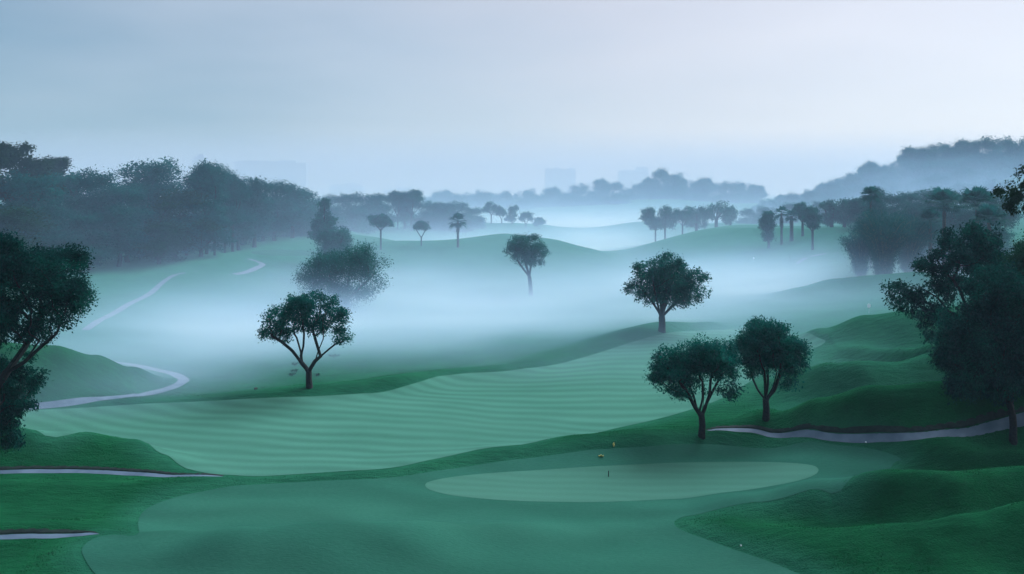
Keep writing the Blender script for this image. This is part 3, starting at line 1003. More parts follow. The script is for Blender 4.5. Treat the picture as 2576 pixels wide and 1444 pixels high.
# ---- thin trees on the middle hill
hero((958, 628), [(958, 552, 30, 15), (940, 560, 14, 10), (976, 562, 15, 10), (958, 562, 26, 10)],
     [[(958, 580), (945, 566), (936, 562)], [(958, 580), (970, 566), (980, 562)], [(958, 580), (958, 560)]],
     [(958, 605), (958, 580)], 'slender lollipop tree with flat round crown left of the misty hollow', 41, r_px=2.2, n_attr=300, leaf=.30, per=16, spread=.28, clump=.3, step=.45, infl=2, kill=.6)
hero((1060, 618), [(1058, 567, 17, 11), (1070, 570, 10, 10), (1050, 571, 9, 8)],
     [[(1060, 598), (1052, 585), (1046, 575)], [(1060, 598), (1067, 585), (1074, 574)]],
     [(1060, 610), (1060, 598)], 'small thin tree with Y fork in the misty hollow beside the palm', 42, r_px=1.8, n_attr=220, leaf=.30, per=14, spread=.26, clump=.3, step=.45, infl=2, kill=.6)
for args in [
    ((1236, 566), [(1233, 520, 20, 14), (1250, 530, 14, 12), (1220, 528, 12, 10)], 350, 43, 'feathery tree, leftmost of the pale trees on the back hill'),
    ((1262, 572), [(1258, 530, 10, 9), (1266, 535, 9, 9)], 350, 47, 'low thin tree between the taller trees on the back hill'),
    ((1288, 572), [(1290, 530, 14, 14), (1285, 548, 16, 14), (1296, 522, 9, 8)], 345, 44, 'narrow dense tree, darkest on the back hill'),
    ((1323, 586), [(1325, 542, 18, 9), (1315, 550, 10, 8), (1336, 550, 9, 7)], 335, 45, 'pale flat-topped tree on the misty back hill'),
    ((1357, 588), [(1358, 556, 13, 9), (1350, 562, 8, 7)], 335, 46, 'smallest pale tree at the right end of the back hill row')]:
    b, lb, d, sd_, lab = args
    f = (b[0], lb[0][1] + 22)
    hero(b, lb, [[f, (b[0] - 8, lb[0][1] + 8)], [f, (b[0] + 8, lb[0][1] + 8)]], [(b[0], f[1] + 6), f], lab, sd_, d=d, r_px=1.5, n_attr=240, leaf=.42, per=12, spread=.4, clump=.3, step=.6,
         infl=3, kill=.9, group='pale trees on the back hill')

# ---- trees on the right hill
RH = [((1649, 602), [(1628, 545, 16, 18), (1645, 560, 14, 16), (1636, 530, 10, 8)], 250, 'pale thin tree, leftmost of the row on the right hill', 2),
      ((1673, 592), [(1678, 540, 22, 20), (1664, 556, 16, 20), (1690, 556, 14, 18)], 254, 'fuller tree beside the leftmost thin tree on the right hill', 2.5),
      ((1717, 586), [(1714, 542, 18, 14), (1728, 548, 12, 12)], 258, 'slim tree with bare forked stem on the right hill row', 2),
      ((1752, 578), [(1748, 536, 26, 17), (1740, 556, 18, 18), (1766, 552, 16, 20)], 262, 'dark drooping-crowned tree near the middle of the right hill row', 3.5),
      ((1802, 572), [(1800, 528, 36, 18), (1780, 540, 26, 18), (1824, 538, 20, 18)], 268, 'widest dome-crowned tree crowning the right hill row', 4),
      ((1838, 570), [(1840, 538, 16, 14), (1830, 552, 10, 14)], 272, 'leaning tree at the right end of the right hill row', 2.5)]
for k, (b, lb, d, lab, rp) in enumerate(RH):
    lb = [(l[0], l[1], l[2] * 1.25, l[3] * 1.2) for l in lb]
    top = min(l[1] - l[3] for l in lb)
    f = (b[0], b[1] - (b[1] - top) * .28)
    hero(b, lb, [[f, (b[0] - 9, f[1] - 14)], [f, (b[0] + 9, f[1] - 14)], [f, (b[0], f[1] - 18)]], [(b[0], f[1] + 4), f], lab, 60 + k, d=d, r_px=rp, n_attr=330, leaf=.36, per=16, spread=.4,
         clump=.3, step=.55, infl=2.5, kill=.8, droop=.6, group='trees in a row on the right hill')
RB = [((1934, 611), [(1932, 548, 17, 18), (1930, 570, 19, 18), (1934, 594, 17, 14)], 198, 'bushy columnar tree, leafy to the ground, left of the slim palm', 3),
      ((2019, 590), [(2012, 525, 17, 14), (2022, 540, 14, 14), (2004, 532, 10, 10)], 205, 'dark round-topped tree right of the stout palm', 3),
      ((2044, 618), [(2040, 535, 20, 16), (2044, 558, 22, 18), (2036, 545, 18, 16)], 188, 'dark tree on a long bare trunk standing down the slope', 3),
      ((2092, 592), [(2080, 520, 22, 16), (2098, 535, 24, 24), (2080, 548, 18, 22)], 215, 'dense dark tree left of the tallest tree on the right slope', 4),
      ((2124, 590), [(2122, 515, 30, 17), (2136, 540, 26, 28), (2110, 545, 24, 26)], 214, 'tallest dense dark tree beside the bamboo on the right slope', 4)]
for k, (b, lb, d, lab, rp) in enumerate(RB):
    top = min(l[1] - l[3] for l in lb)
    f = (b[0], b[1] - (b[1] - top) * .34)
    hero(b, lb, [[f, (b[0] - 8, f[1] - 16)], [f, (b[0] + 8, f[1] - 16)], [f, (b[0], f[1] - 22)]], [(b[0], f[1] + 4), f], lab, 80 + k, d=d, r_px=rp, n_attr=380, leaf=.32, per=18, spread=.36,
         clump=.3, step=.5, infl=2.3, kill=.75, droop=.5, group='dark trees on the right slope')


# ------------------------------------------------------------------ palms
def tube(P, R, k=8):
    P = np.asarray(P, float)
    V, Fq = [], []
    for i in range(len(P)):
        d = P[min(i + 1, len(P) - 1)] - P[max(i - 1, 0)]
        d = d / (np.linalg.norm(d) + 1e-9)
        a = np.array([0, 1, 0]) if abs(d[1]) < .8 else np.array([1, 0, 0])
        u = np.cross(d, a)
        u /= np.linalg.norm(u)
        v = np.cross(d, u)
        for q in range(k):
            t = 2 * math.pi * q / k
            V.append(P[i] + R[i] * (u * math.cos(t) + v * math.sin(t)))
        if i:
            for q in range(k):
                Fq.append(((i - 1) * k + q, (i - 1) * k + (q + 1) % k, i * k + (q + 1) % k, i * k + q))
    return np.array(V), np.array(Fq)


def fan_frond(az, el, L_, blade, r, nb=16):
    """petiole and a pleated fan of narrow blades"""
    d = np.array([math.cos(az) * math.cos(el), math.sin(az) * math.cos(el), math.sin(el)])
    P = [d * L_ * t + np.array([0, 0, -.12 * L_ * t * t]) for t in np.linspace(0, 1, 5)]
    V, Fq = tube(P, np.linspace(.035, .018, 5), 3)
    V, Fq = list(V), [tuple(f) for f in Fq]
    c = P[-1]
    d = P[-1] - P[-2]
    d /= np.linalg.norm(d)
    side = np.cross(d, [0, 0, 1])
    side /= np.linalg.norm(side) + 1e-9
    nrm = np.cross(side, d)
    for t in np.linspace(-1.35, 1.35, nb):
        bd = d * math.cos(t) + side * math.sin(t)
        ln = blade * (.72 + .28 * math.cos(t)) * r.uniform(.9, 1.08)
        wd = np.cross(bd, nrm) * blade * .055
        mid = c + bd * ln * .6 + nrm * .02 * blade
        tip = c + bd * ln + np.array([0, 0, -.22 * ln])
        s = len(V)
        V += [c, mid + wd, tip, mid - wd]
        Fq.append((s, s + 1, s + 2, s + 3))
    return V, Fq


def palm(loc, height, tr, nf, pet, blade, label, seed, skirt=False, group=None, mat=None, lean=(0, 0), low=-30):
    r = np.random.default_rng(seed)
    t = empty('palm_tree', loc)
    tag(t, label, 'palm tree', group)
    hs = np.linspace(-.2, height, 22)
    P = np.stack([lean[0] * (hs / height) ** 2, lean[1] * (hs / height) ** 2, hs], 1)
    R = tr * (1.25 - .4 * hs / height) + tr * .08 * np.sin(np.arange(22) * 2.4)
    R[0] *= 1.4
    V, Fq = tube(P, R, 9)
    mesh_obj('trunk', V, Fq, M_PALMBARK, t, smooth=True)
    Vs, Fs = [], []
    top = P[-1]
    for k in range(nf):
        el = math.radians(np.interp(k, [0, nf - 1], [84, low]) + r.uniform(-8, 8))
        V, Fq = fan_frond(k * 2.399 + r.uniform(-.2, .2), el, pet * r.uniform(.85, 1.1), blade * r.uniform(.85, 1.1), r)
        s = len(Vs)
        Vs += [v + top for v in V]
        Fs += [tuple(i + s for i in f) for f in Fq]
    mesh_obj('crown', np.array(Vs), np.array(Fs), mat or M_LEAF_W, t)
    if skirt:
        Vs, Fs = [], []
        for k in range(26):
            zt = height * r.uniform(.66, .92)
            V, Fq = fan_frond(k * 2.399, math.radians(-78 + r.uniform(-6, 6)), .28, height * .10, r, 7)
            o = np.array([0, 0, zt]) + np.array([math.cos(k * 2.399), math.sin(k * 2.399), 0]) * tr * .6
            s = len(Vs)
            Vs += [v + o for v in V]
            Fs += [tuple(i + s for i in f) for f in Fq]
        mesh_obj('dead_frond_skirt', np.array(Vs), np.array(Fs), M_PALMBARK, t)
    return t


def at_px(px, py):
    x, y = hit([px], [py], gz)[0]
    return x, y, gz1(x, y)


def at_d(px, d):
    x = (px - CX) * d / F
    return x, d, gz1(x, d)


def ht(loc, py):
    return HC + loc[1] * (H0 - py) / F - loc[2]


p = at_px(1152, 622)
palm(p, ht(p, 556), .25, 24, 1.15, 1.6, 'lone fan palm with shaggy trunk standing on the hill crest', 101, skirt=True)
p = at_d(1966, 200)
palm(p, ht(p, 537), .24, 15, 1.0, 1.4, 'slim tall palm beside the bushy columnar tree', 102, skirt=True)
p = at_d(1991, 202)
palm(p, ht(p, 545), .38, 18, .8, 1.3, 'stout shorter palm beside the slim tall palm', 103, skirt=True)
for px, d, top, sd_, lab, s in [(2375, 150, 522, 104, 'large fuzzy fan palm behind the spreading right tree', 1.7), (2458, 140, 520, 105, 'shaggy fan palm partly hidden at the right edge of the mist', 1.6),
                                (2488, 132, 560, 106, 'low fan palm close to the right edge foliage', 1.4), (2340, 158, 560, 107, 'small fan palm tucked beside the bamboo clump', 1.3)]:
    p = at_d(px, d)
    palm(p, ht(p, top), .3, 24, 1.1 * s, 1.5 * s, lab, sd_, group='fan palms on the right slope', low=2)
p = at_d(2190, 168)
palm(p, ht(p, 490), .2, 22, .5, 2.0, 'spiky palm top poking above the bamboo clump', 108)


# ------------------------------------------------------------------ bamboo
def bamboo(loc, height, spread, n, label, seed, leaf=.3):
    r = np.random.default_rng(seed)
    t = empty('bamboo_clump', loc)
    tag(t, label, 'bamboo')
    Vs, Fs, anch = [], [], []
    for k in range(n):
        a = r.uniform(0, 2 * math.pi)
        b = r.random() ** .5
        h = height * r.uniform(.65, 1.02)
        s = np.linspace(0, 1, 10)
        out_ = spread * b * (.12 + .88 * s ** 1.7)
        P = np.stack([math.cos(a) * out_, math.sin(a) * out_, h * (s - .28 * b * s ** 4)], 1)
        P[0, 2] = -.2
        V, Fq = tube(P, np.linspace(.07, .012, 10), 4)
        o = len(Vs)
        Vs += list(V)
        Fs += [tuple(i + o for i in f) for f in Fq]
        m = r.integers(18, 28)
        ss = r.uniform(.10, 1.0, m)
        for q in ss:
            anch.append([np.interp(q, s, P[:, i]) for i in range(3)])
    mesh_obj('culm', np.array(Vs), np.array(Fs), M_BAMBOO, t, smooth=True)['kind'] = 'stuff'
    V, Fc = leaf_mesh(np.array(anch), 20, .46, leaf, r, droop=.7, aspect=.28)
    mesh_obj('crown', V, Fc, M_LEAF_W, t)
    return t


p = at_d(2222, 150)
bamboo(p, ht(p, 497), 5.6, 100, 'tall fan-shaped bamboo clump rising from the mist on the right', 111)
p = at_d(2285, 158)
bamboo(p, ht(p, 520), 4.8, 80, 'second bamboo clump behind and right of the tall fan-shaped one', 112)
p = at_d(2165, 158)
bamboo(p, ht(p, 560), 3.4, 50, 'low bamboo tuft at the left foot of the tall clump', 113)


# ------------------------------------------------------------------ woodland trees: a few kinds, copied
def kind_tree(seed, form, mat, leaf=.42, n=520):
    """unit-height prototypes built 20 m tall"""
    r = np.random.default_rng(seed)
    if form == 'dome':
        lobes = [(0, 0, 14, 5.2, 5.2, 4.6), (-2.6, .6, 11.5, 3.6, 3.6, 3), (2.8, -.8, 12, 3.6, 3.6, 3.4), (.5, -1.5, 17, 3.4, 3.4, 2.6), (0, 0, 9, 4, 4, 3.4), (.5, -.5, 6, 3.4, 3.4, 3)]
        fork = 3.5
    elif form == 'drape':      # leafy nearly to the ground
        lobes = [(0, 0, 14, 4.2, 4.2, 5.4), (-1.8, -1, 8.5, 3.8, 3.8, 5), (2, .6, 9, 3.8, 3.8, 5.4), (.3, -2.4, 4.6, 3.4, 2.6, 4.2), (-2, 1, 4, 3, 3, 3.8), (0, 0, 18, 2.6, 2.6, 2)]
        fork = 2.0
    elif form == 'open':       # sparse top with gaps
        lobes = [(-2.2, 0, 15.5, 2.6, 2.6, 2), (2, .5, 17, 2.8, 2.8, 2.2), (.2, -1, 18.6, 2.2, 2.2, 1.4), (-.5, 1, 12.6, 3.2, 3.2, 2), (3.2, -1, 13, 2.2, 2.2, 1.6), (-3.4, .6, 12, 1.8, 1.8, 1.3)]
        fork = 8
    elif form == 'umbrella':
        lobes = [(0, 0, 17.2, 4.6, 4.6, 2.2), (-3, 0, 15.4, 2.6, 2.6, 1.6), (3, .4, 15.2, 2.8, 2.8, 1.7), (0, -1, 13.6, 3, 3, 1.8)]
        fork = 7.5
    else:                      # slim
        lobes = [(0, 0, 15, 2.6, 2.6, 4.6), (.5, 0, 9, 2.4, 2.4, 4.2), (-.8, .4, 12, 2.2, 2.2, 3), (.2, -.3, 5, 2, 2, 3), (.2, 0, 18.6, 1.4, 1.4, 1.4)]
        fork = 5
    limbs = []
    for k in range(6):
        a = k * 1.05 + r.uniform(-.3, .3)
        q = r.uniform(1.6, 3.0) * (.6 if form == 'slim' else 1)
        limbs.append([(0, 0, fork), (math.cos(a) * q * .5, math.sin(a) * q * .5, fork + 2.2), (math.cos(a) * q, math.sin(a) * q, fork + 4.6)])
    t = make_tree('woodland_tree', (0, 0, -500), [(0, 0, -.6), (0, 0, .3), (r.uniform(-.2, .2), 0, fork * .5), (0, 0, fork)], limbs, lobes, 'woodland tree', seed=seed, n_attr=n, step=.9, infl=4, kill=1.5,
                  r_base=.34, leaf=leaf, per=28, spread=.72 if form != 'open' else .5, clump=.4 if form != 'open' else .65, droop=.3, thin_r=.06, min_r=.02 if form != 'open' else .0, mat=mat, lump=5, lf=(.26, .46))
    return t


PROTO = {}
for k, (f, mat) in enumerate([('dome', M_LEAF_W), ('drape', M_LEAF_W), ('open', M_LEAF_B), ('umbrella', M_LEAF_W), ('slim', M_LEAF_W), ('drape', M_LEAF_G), ('dome', M_LEAF)]):
    PROTO[f + ('' if k < 5 else '_b')] = kind_tree(200 + k, f, mat)
used = set()


def plant(form, px, d, top, width, label, group, name='woodland_tree', sink=0.0):
    x, y, z = at_d(px, d)
    w = width * d / F
    ztop = HC + d * (H0 - top) / F
    h = max(3.0, ztop - z, (1.75 if form != 'slim' else 2.2) * w if d > 360 else 1.25 * w if d > 172 else 0)
    z = min(z, ztop - h)
    base_w = {'dome': 11.0, 'drape': 9.0, 'open': 9.0, 'umbrella': 10.5, 'slim': 5.5, 'drape_b': 9.0, 'dome_b': 11.0}[form]
    o = PROTO[form] if form not in used else copy_tree(PROTO[form])
    used.add(form)
    o.name = name
    o.location = (x, y, z - sink)
    o.rotation_euler = (0, 0, random.Random(int(px * 7 + d * 3 + top)).uniform(0, 6.28))
    sw = w / base_w
    o.scale = (sw, sw, h / 19.6)
    tag(o, label, 'tree', group)
    return o


G = 'trees of the left woods'
LW = [  # form, px, d, top, width, label
    ('open', -40, 150, 360, 170, 'sparse-topped tall tree cut by the left edge of the picture'),
    ('open', 40, 158, 366, 170, 'tallest lacy tree of the left woods, sky showing through its top'),
    ('open', 120, 168, 402, 150, 'lacy tree second from the left edge in the woods skyline'),
    ('drape', 70, 150, 440, 190, 'dense draping tree under the lacy tops at the left edge'),
    ('drape', 180, 165, 436, 190, 'dark draping tree where the left woods skyline dips'),
    ('drape', 245, 160, 432, 130, 'leafy tree left of the big dome-crowned tree'),
    ('dome', 378, 172, 398, 215, 'big dome-crowned tree standing highest in the left woods'),
    ('drape', 320, 160, 470, 150, 'draping tree under the left side of the big dome crown'),
    ('drape_b', 440, 165, 478, 150, 'greener draping tree right of the big dome crown'),
    ('umbrella', 520, 172, 418, 125, 'flat-topped tree with airy crown right of the big dome'),
    ('drape', 505, 168, 500, 130, 'leafy tree under the airy flat-topped crown'),
    ('umbrella', 585, 182, 440, 105, 'airy tree just right of the flat-topped one'),
    ('drape', 610, 196, 462, 120, 'full leafy tree where the woods begin to recede'),
    ('slim', 640, 192, 452, 80, 'slim tree in the receding edge of the left woods'),
    ('drape', 690, 206, 458, 110, 'broad tree below the wide misty block'),
    ('slim', 735, 214, 466, 80, 'slim feathery tree below the right end of the wide block'),
    ('drape', 765, 222, 478, 110, 'rounded tree at the right end of the left woods front'),
    ('drape_b', 20, 140, 520, 170, 'brighter green sloping tree low at the left edge'),
    ('drape', 130, 150, 520, 150, 'low bushy tree filling the foot of the woods behind the large left tree'),
    ('drape', 225, 152, 540, 120, 'low bushy tree beside the leaning trunks'),
    ('drape_b', 400, 160, 560, 120, 'low leafy tree at the woods edge above the winding path'),
    ('drape', 470, 170, 560, 100, 'low leafy tree just left of the row of bare trunks'),
    ('slim', 300, 156, 520, 90, 'thin tree before the big dome-crowned tree'),
    ('umbrella', 565, 178, 520, 100, 'small spreading tree with bare trunk at the woods edge'),
    ('umbrella', 540, 170, 545, 90, 'lone spreading tree on bare slender trunk just in front of the woods'),
    ('slim', 660, 204, 520, 70, 'low slim tree in the row of bare trunks'),
    ('slim', 600, 186, 520, 70, 'thin tree with bare trunk in the row at the woods edge'),
    ('drape', 720, 218, 530, 90, 'low round tree at the far end of the trunk row'),
    ('drape', 560, 200, 500, 150, 'dense filler tree behind the row of bare trunks'),
    ('dome_b', 130, 200, 455, 220, 'dim tree deep in the left woods'),
    ('dome_b', 280, 210, 460, 220, 'dim tree deep in the woods left of the big dome'),
    ('dome_b', 470, 220, 470, 220, 'dim tree deep in the woods right of the big dome'),
    ('dome_b', 650, 240, 480, 180, 'dim tree deep behind the receding woods edge'),
]
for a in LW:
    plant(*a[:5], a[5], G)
G = 'trees of the middle wood band'
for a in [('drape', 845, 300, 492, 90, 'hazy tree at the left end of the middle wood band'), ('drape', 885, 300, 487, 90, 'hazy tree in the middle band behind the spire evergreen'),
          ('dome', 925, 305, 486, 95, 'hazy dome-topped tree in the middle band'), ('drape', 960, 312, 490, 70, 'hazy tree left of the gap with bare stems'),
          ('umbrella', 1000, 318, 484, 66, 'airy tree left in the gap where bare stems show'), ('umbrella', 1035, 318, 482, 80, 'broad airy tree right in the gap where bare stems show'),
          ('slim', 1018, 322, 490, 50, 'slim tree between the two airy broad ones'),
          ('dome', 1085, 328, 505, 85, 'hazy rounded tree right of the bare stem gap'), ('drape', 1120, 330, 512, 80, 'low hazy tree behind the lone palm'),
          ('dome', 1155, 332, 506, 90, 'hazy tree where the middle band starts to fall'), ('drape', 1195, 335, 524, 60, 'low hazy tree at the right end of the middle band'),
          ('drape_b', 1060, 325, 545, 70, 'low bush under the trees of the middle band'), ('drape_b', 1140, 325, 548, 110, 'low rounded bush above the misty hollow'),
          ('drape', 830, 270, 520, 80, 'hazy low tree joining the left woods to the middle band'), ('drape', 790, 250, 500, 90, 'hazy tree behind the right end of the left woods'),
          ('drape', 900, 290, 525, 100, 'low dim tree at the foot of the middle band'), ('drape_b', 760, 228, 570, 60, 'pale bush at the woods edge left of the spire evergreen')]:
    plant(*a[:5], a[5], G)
G = 'trees of the far tree line'
FT = [(1080, 492, 60), (1110, 484, 60), (1150, 490, 60), (1185, 484, 56), (1216, 478, 60), (1245, 490, 50), (1272, 482, 50), (1321, 474, 66), (1360, 486, 50), (1392, 476, 56), (1430, 486, 50), (1463, 461, 62),
      (1495, 478, 44), (1516, 455, 54), (1551, 459, 50), (1580, 472, 40), (1606, 460, 56), (1635, 452, 56), (1662, 427, 66), (1694, 434, 64), (1725, 447, 58), (1763, 453, 62), (1800, 462, 56), (1840, 455, 60), (1871, 456, 56), (1905, 468, 44)]
for k, (px, top, wd) in enumerate(FT):
    lab = ('bluish crown in the far tree line left of the square block' if px < 1370 else 'bluish crown in the far tree line below the square block' if px < 1460 else
           'bluish crown in the far tree line between the two blocks' if px < 1560 else 'bluish crown in the far tree line below the twin block' if px < 1650 else
           'highest bluish crown of the far tree line' if px < 1670 else 'bluish crown in the far tree line beside the wheel' if px < 1760 else 'pale bluish crown in the far tree line right of the wheel')
    plant(['dome', 'umbrella', 'drape', 'dome'][k % 4], px, 740 + (k * 37) % 70, top, wd * 1.15, lab, G + (' ' + lab.split('tree line ')[-1] if 'tree line ' in lab else ''))
for k in range(30):
    px = 1090 + k * 28
    tp = float(np.interp(px, [1090, 1300, 1450, 1640, 1700, 1780, 1920], [500, 496, 486, 476, 470, 480, 486]))
    plant(['drape', 'dome'][k % 2], px, 690 + (k * 53) % 60, tp + (k * 7) % 9, 66, 'low bluish tree in the front row under the far tree line', 'front row under the far tree line', sink=2)
G = 'trees of the right wooded hill'
RHL = [(1908, 512, 40), (1935, 500, 46), (1965, 494, 44), (1992, 487, 50), (2020, 484, 46), (2044, 476, 50), (2070, 466, 54), (2095, 455, 50), (2115, 444, 50), (2148, 430, 60), (2183, 413, 60), (2210, 416, 56), (2237, 414, 50),
       (2265, 398, 58), (2302, 376, 64), (2337, 373, 62), (2368, 358, 62), (2398, 364, 58), (2433, 358, 64), (2479, 348, 70), (2514, 344, 70), (2566, 349, 76), (2620, 352, 80)]
for k, (px, top, wd) in enumerate(RHL):
    lab = ('blue crown low on the left end of the right wooded hill' if px < 2060 else 'blue crown halfway up the skyline of the right wooded hill' if px < 2250 else
           'blue crown high on the skyline of the right wooded hill' if px < 2460 else 'blue crown at the top of the right wooded hill')
    plant(['dome', 'dome', 'umbrella', 'drape'][k % 4], px, 505 + (k * 29) % 60, top, wd * 1.2, lab, lab)
for k in range(60):
    px = 1960 + (k % 20) * 34 + (k // 20) * 15
    tp = float(np.interp(px, [1950, 2080, 2200, 2300, 2420, 2640], [505, 482, 440, 408, 385, 372])) + (k // 20) * 32 + (k * 5) % 11
    d = 490 - (k // 20) * 25 + (k * 31) % 20
    plant(['drape', 'dome'][k % 2], px, d, tp, 84, 'blue tree massed on the slope of the right wooded hill', 'trees massed on the right hill slope', sink=1.5)
G = 'trees behind the bamboo on the right'
for a in [('dome', 2330, 205, 472, 110, 'rounded tree behind the fan palms on the right'), ('drape', 2284, 200, 486, 90, 'leafy tree behind the second bamboo clump'), ('drape', 2245, 196, 490, 80, 'leafy tree behind the tall bamboo clump'),
          ('slim', 2209, 190, 474, 40, 'narrow tree beside the spiky palm top'), ('drape', 2400, 200, 484, 110, 'leafy tree behind the large fuzzy palm'), ('drape', 2450, 190, 496, 100, 'leafy tree behind the shaggy palm'),
          ('dome', 2500, 185, 484, 110, 'leafy tree at the right edge behind the hanging branches'), ('drape', 2340, 175, 560, 110, 'low tree filling the slope between bamboo and palms'),
          ('drape', 2420, 165, 580, 100, 'low tree under the fan palms'), ('drape', 2500, 160, 570, 110, 'low tree at the right edge under the palms'), ('slim', 2160, 205, 500, 60, 'thin tree left of the bamboo clump'),
          ('drape', 2185, 200, 510, 70, 'leafy tree at the left shoulder of the bamboo'),
          ('drape', 1985, 330, 512, 60, 'hazy tree behind the palms on the right slope'), ('dome', 1930, 345, 518, 70, 'hazy tree beyond the bushy columnar tree'), ('drape', 1880, 350, 526, 70, 'hazy low tree right of the hill row'),
          ('drape', 2060, 320, 508, 60, 'hazy tree behind the long-trunked tree')]:
    plant(*a[:5], a[5], G)
for k_, o in PROTO.items():
    if k_ not in used:
        for c in list(o.children):
            bpy.data.objects.remove(c)
        bpy.data.objects.remove(o)

# small wispy shrubs round the foot of the lone tree
for k, (px, py, h, wd, lab) in enumerate([(742, 922, 10, 26, 'wispy umbrella-shaped shrub, uppermost left of the lone tree'), (741, 938, 9, 26, 'wispy low shrub between two others left of the lone tree'),
                                          (734, 946, 6, 24, 'flattest wispy shrub left of the lone tree'), (840, 902, 9, 30, 'wispy grey-green shrub right of the lone tree'), (797, 946, 5, 16, 'tiny wispy tuft at the right foot of the lone tree')]):
    x, y, z = at_px(px, py)
    s = y / F
    make_tree('shrub', (x, y, z), [(0, 0, -.1), (0, 0, h * s * .3)], [[(0, 0, h * s * .3), (.2, 0, h * s * .6)], [(0, 0, h * s * .3), (-.2, .1, h * s * .6)]],
              [(0, 0, h * s * .75, wd * s * .5, wd * s * .4, h * s * .25)], lab, 'shrub', 'wispy shrubs near the lone tree', seed=400 + k, n_attr=40, step=.12, infl=.8, kill=.18, r_base=.02, leaf=.09, per=3,
              spread=.06, mat=M_LEAF_G, thin_r=.05)


# ------------------------------------------------------------------ far buildings and wheel
def block(px, top, wpx, d, label, roofs, seed, depth=30.0):
    """roofs: list of (offset px, width px, top row) for rooftop structures"""
    x = (px - CX) * d / F
    t = empty('high_rise_building', (x, d, 0))
    tag(t, label, 'building', 'high-rise blocks in the haze')
    h = HC + d * (H0 - top) / F
    w_ = wpx * d / F

    def bx(x0, x1, y0, y1, z0, z1):
        return np.array([(a, b, c) for a in (x0, x1) for b in (y0, y1) for c in (z0, z1)], float)
    Fc = np.array([(0, 1, 3, 2), (4, 6, 7, 5), (0, 4, 5, 1), (2, 3, 7, 6), (0, 2, 6, 4), (1, 5, 7, 3)])
    mesh_obj('wall', bx(-w_ / 2, w_ / 2, -depth / 2, depth / 2, -3, h), Fc, M_WALL, t)
    V, Fb = [], []
    n = max(3, int(h / 3.6))
    for k in range(1, n):
        z = k * h / n
        s = len(V)
        V += list(bx(-w_ / 2 + 1.2, w_ / 2 - 1.2, -depth / 2 - .15, -depth / 2 + .5, z - .8, z + .8))
        Fb += [tuple(q + s for q in f) for f in Fc]
    mesh_obj('window_band', np.array(V), np.array(Fb), M_GLASSBAND, t)['kind'] = 'stuff'
    V, Fb = [], []
    for off, wp, tp in roofs:
        s = len(V)
        V += list(bx((off - wp / 2) * d / F, (off + wp / 2) * d / F, -depth * .35, depth * .35, h - .5, HC + d * (H0 - tp) / F))
        Fb += [tuple(q + s for q in f) for f in Fc]
    if V:
        mesh_obj('roof', np.array(V), np.array(Fb), M_WALL, t)
    return t


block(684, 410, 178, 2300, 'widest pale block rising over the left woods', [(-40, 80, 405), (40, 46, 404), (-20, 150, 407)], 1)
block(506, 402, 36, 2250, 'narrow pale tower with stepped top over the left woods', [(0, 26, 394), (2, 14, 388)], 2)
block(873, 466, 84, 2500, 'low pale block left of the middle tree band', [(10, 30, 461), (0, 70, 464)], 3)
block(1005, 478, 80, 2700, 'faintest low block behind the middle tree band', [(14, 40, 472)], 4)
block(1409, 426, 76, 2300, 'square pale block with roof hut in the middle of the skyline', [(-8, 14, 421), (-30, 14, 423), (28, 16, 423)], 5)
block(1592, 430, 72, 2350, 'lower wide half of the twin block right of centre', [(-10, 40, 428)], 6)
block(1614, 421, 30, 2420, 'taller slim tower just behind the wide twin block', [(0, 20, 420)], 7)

d = 1500
x = (1722 - CX) * d / F
R_ = 13 * d / F
zc = HC + d * (H0 - 449) / F
t = empty('ferris_wheel', (x, d, 0))
tag(t, 'thin pale ferris wheel arc above the far tree line', 'ferris wheel')
an = np.linspace(0, 2 * math.pi, 49)
V, Fq = [], []
for rr in (R_, R_ * .93):
    Vv, Ff = tube([(math.cos(a) * rr, 0, zc + math.sin(a) * rr) for a in an], [.35] * 49, 5)
    s = len(V)
    V += list(Vv)
    Fq += [tuple(i + s for i in f) for f in Ff]
mesh_obj('rim', np.array(V), np.array(Fq), M_STEEL, t)
V, Fq = [], []
for a in an[:-1:3]:
    Vv, Ff = tube([(0, 0, zc), (math.cos(a) * R_ * .93, 0, zc + math.sin(a) * R_ * .93)], [.08, .08], 3)
    s = len(V)
    V += list(Vv)
    Fq += [tuple(i + s for i in f) for f in Ff]
mesh_obj('spoke', np.array(V), np.array(Fq), M_STEEL, t)
for sx in (-1, 1):
    Vv, Ff = tube([(0, 0, zc), (sx * R_ * .5, 0, -2)], [.5, .7], 6)
    mesh_obj('leg', Vv, Ff, M_STEEL, t)

# ------------------------------------------------------------------ small things on the course
def rod(name, loc, h, r_, mat, label, cat):
    Vv, Ff = tube([(0, 0, -.1), (0, 0, h * .5), (0, 0, h - r_ * .6), (0, 0, h)], [r_, r_, r_, r_ * .3], 8)
    o = mesh_obj(name, Vv, Ff, mat, smooth=True)
    o.location = loc
    return tag(o, label, cat)


p = at_px(1531, 1203)
rod('stake', p, 19 * p[1] / F, .028, M_DARK, 'short dark stake standing upright on the putting green', 'stake')


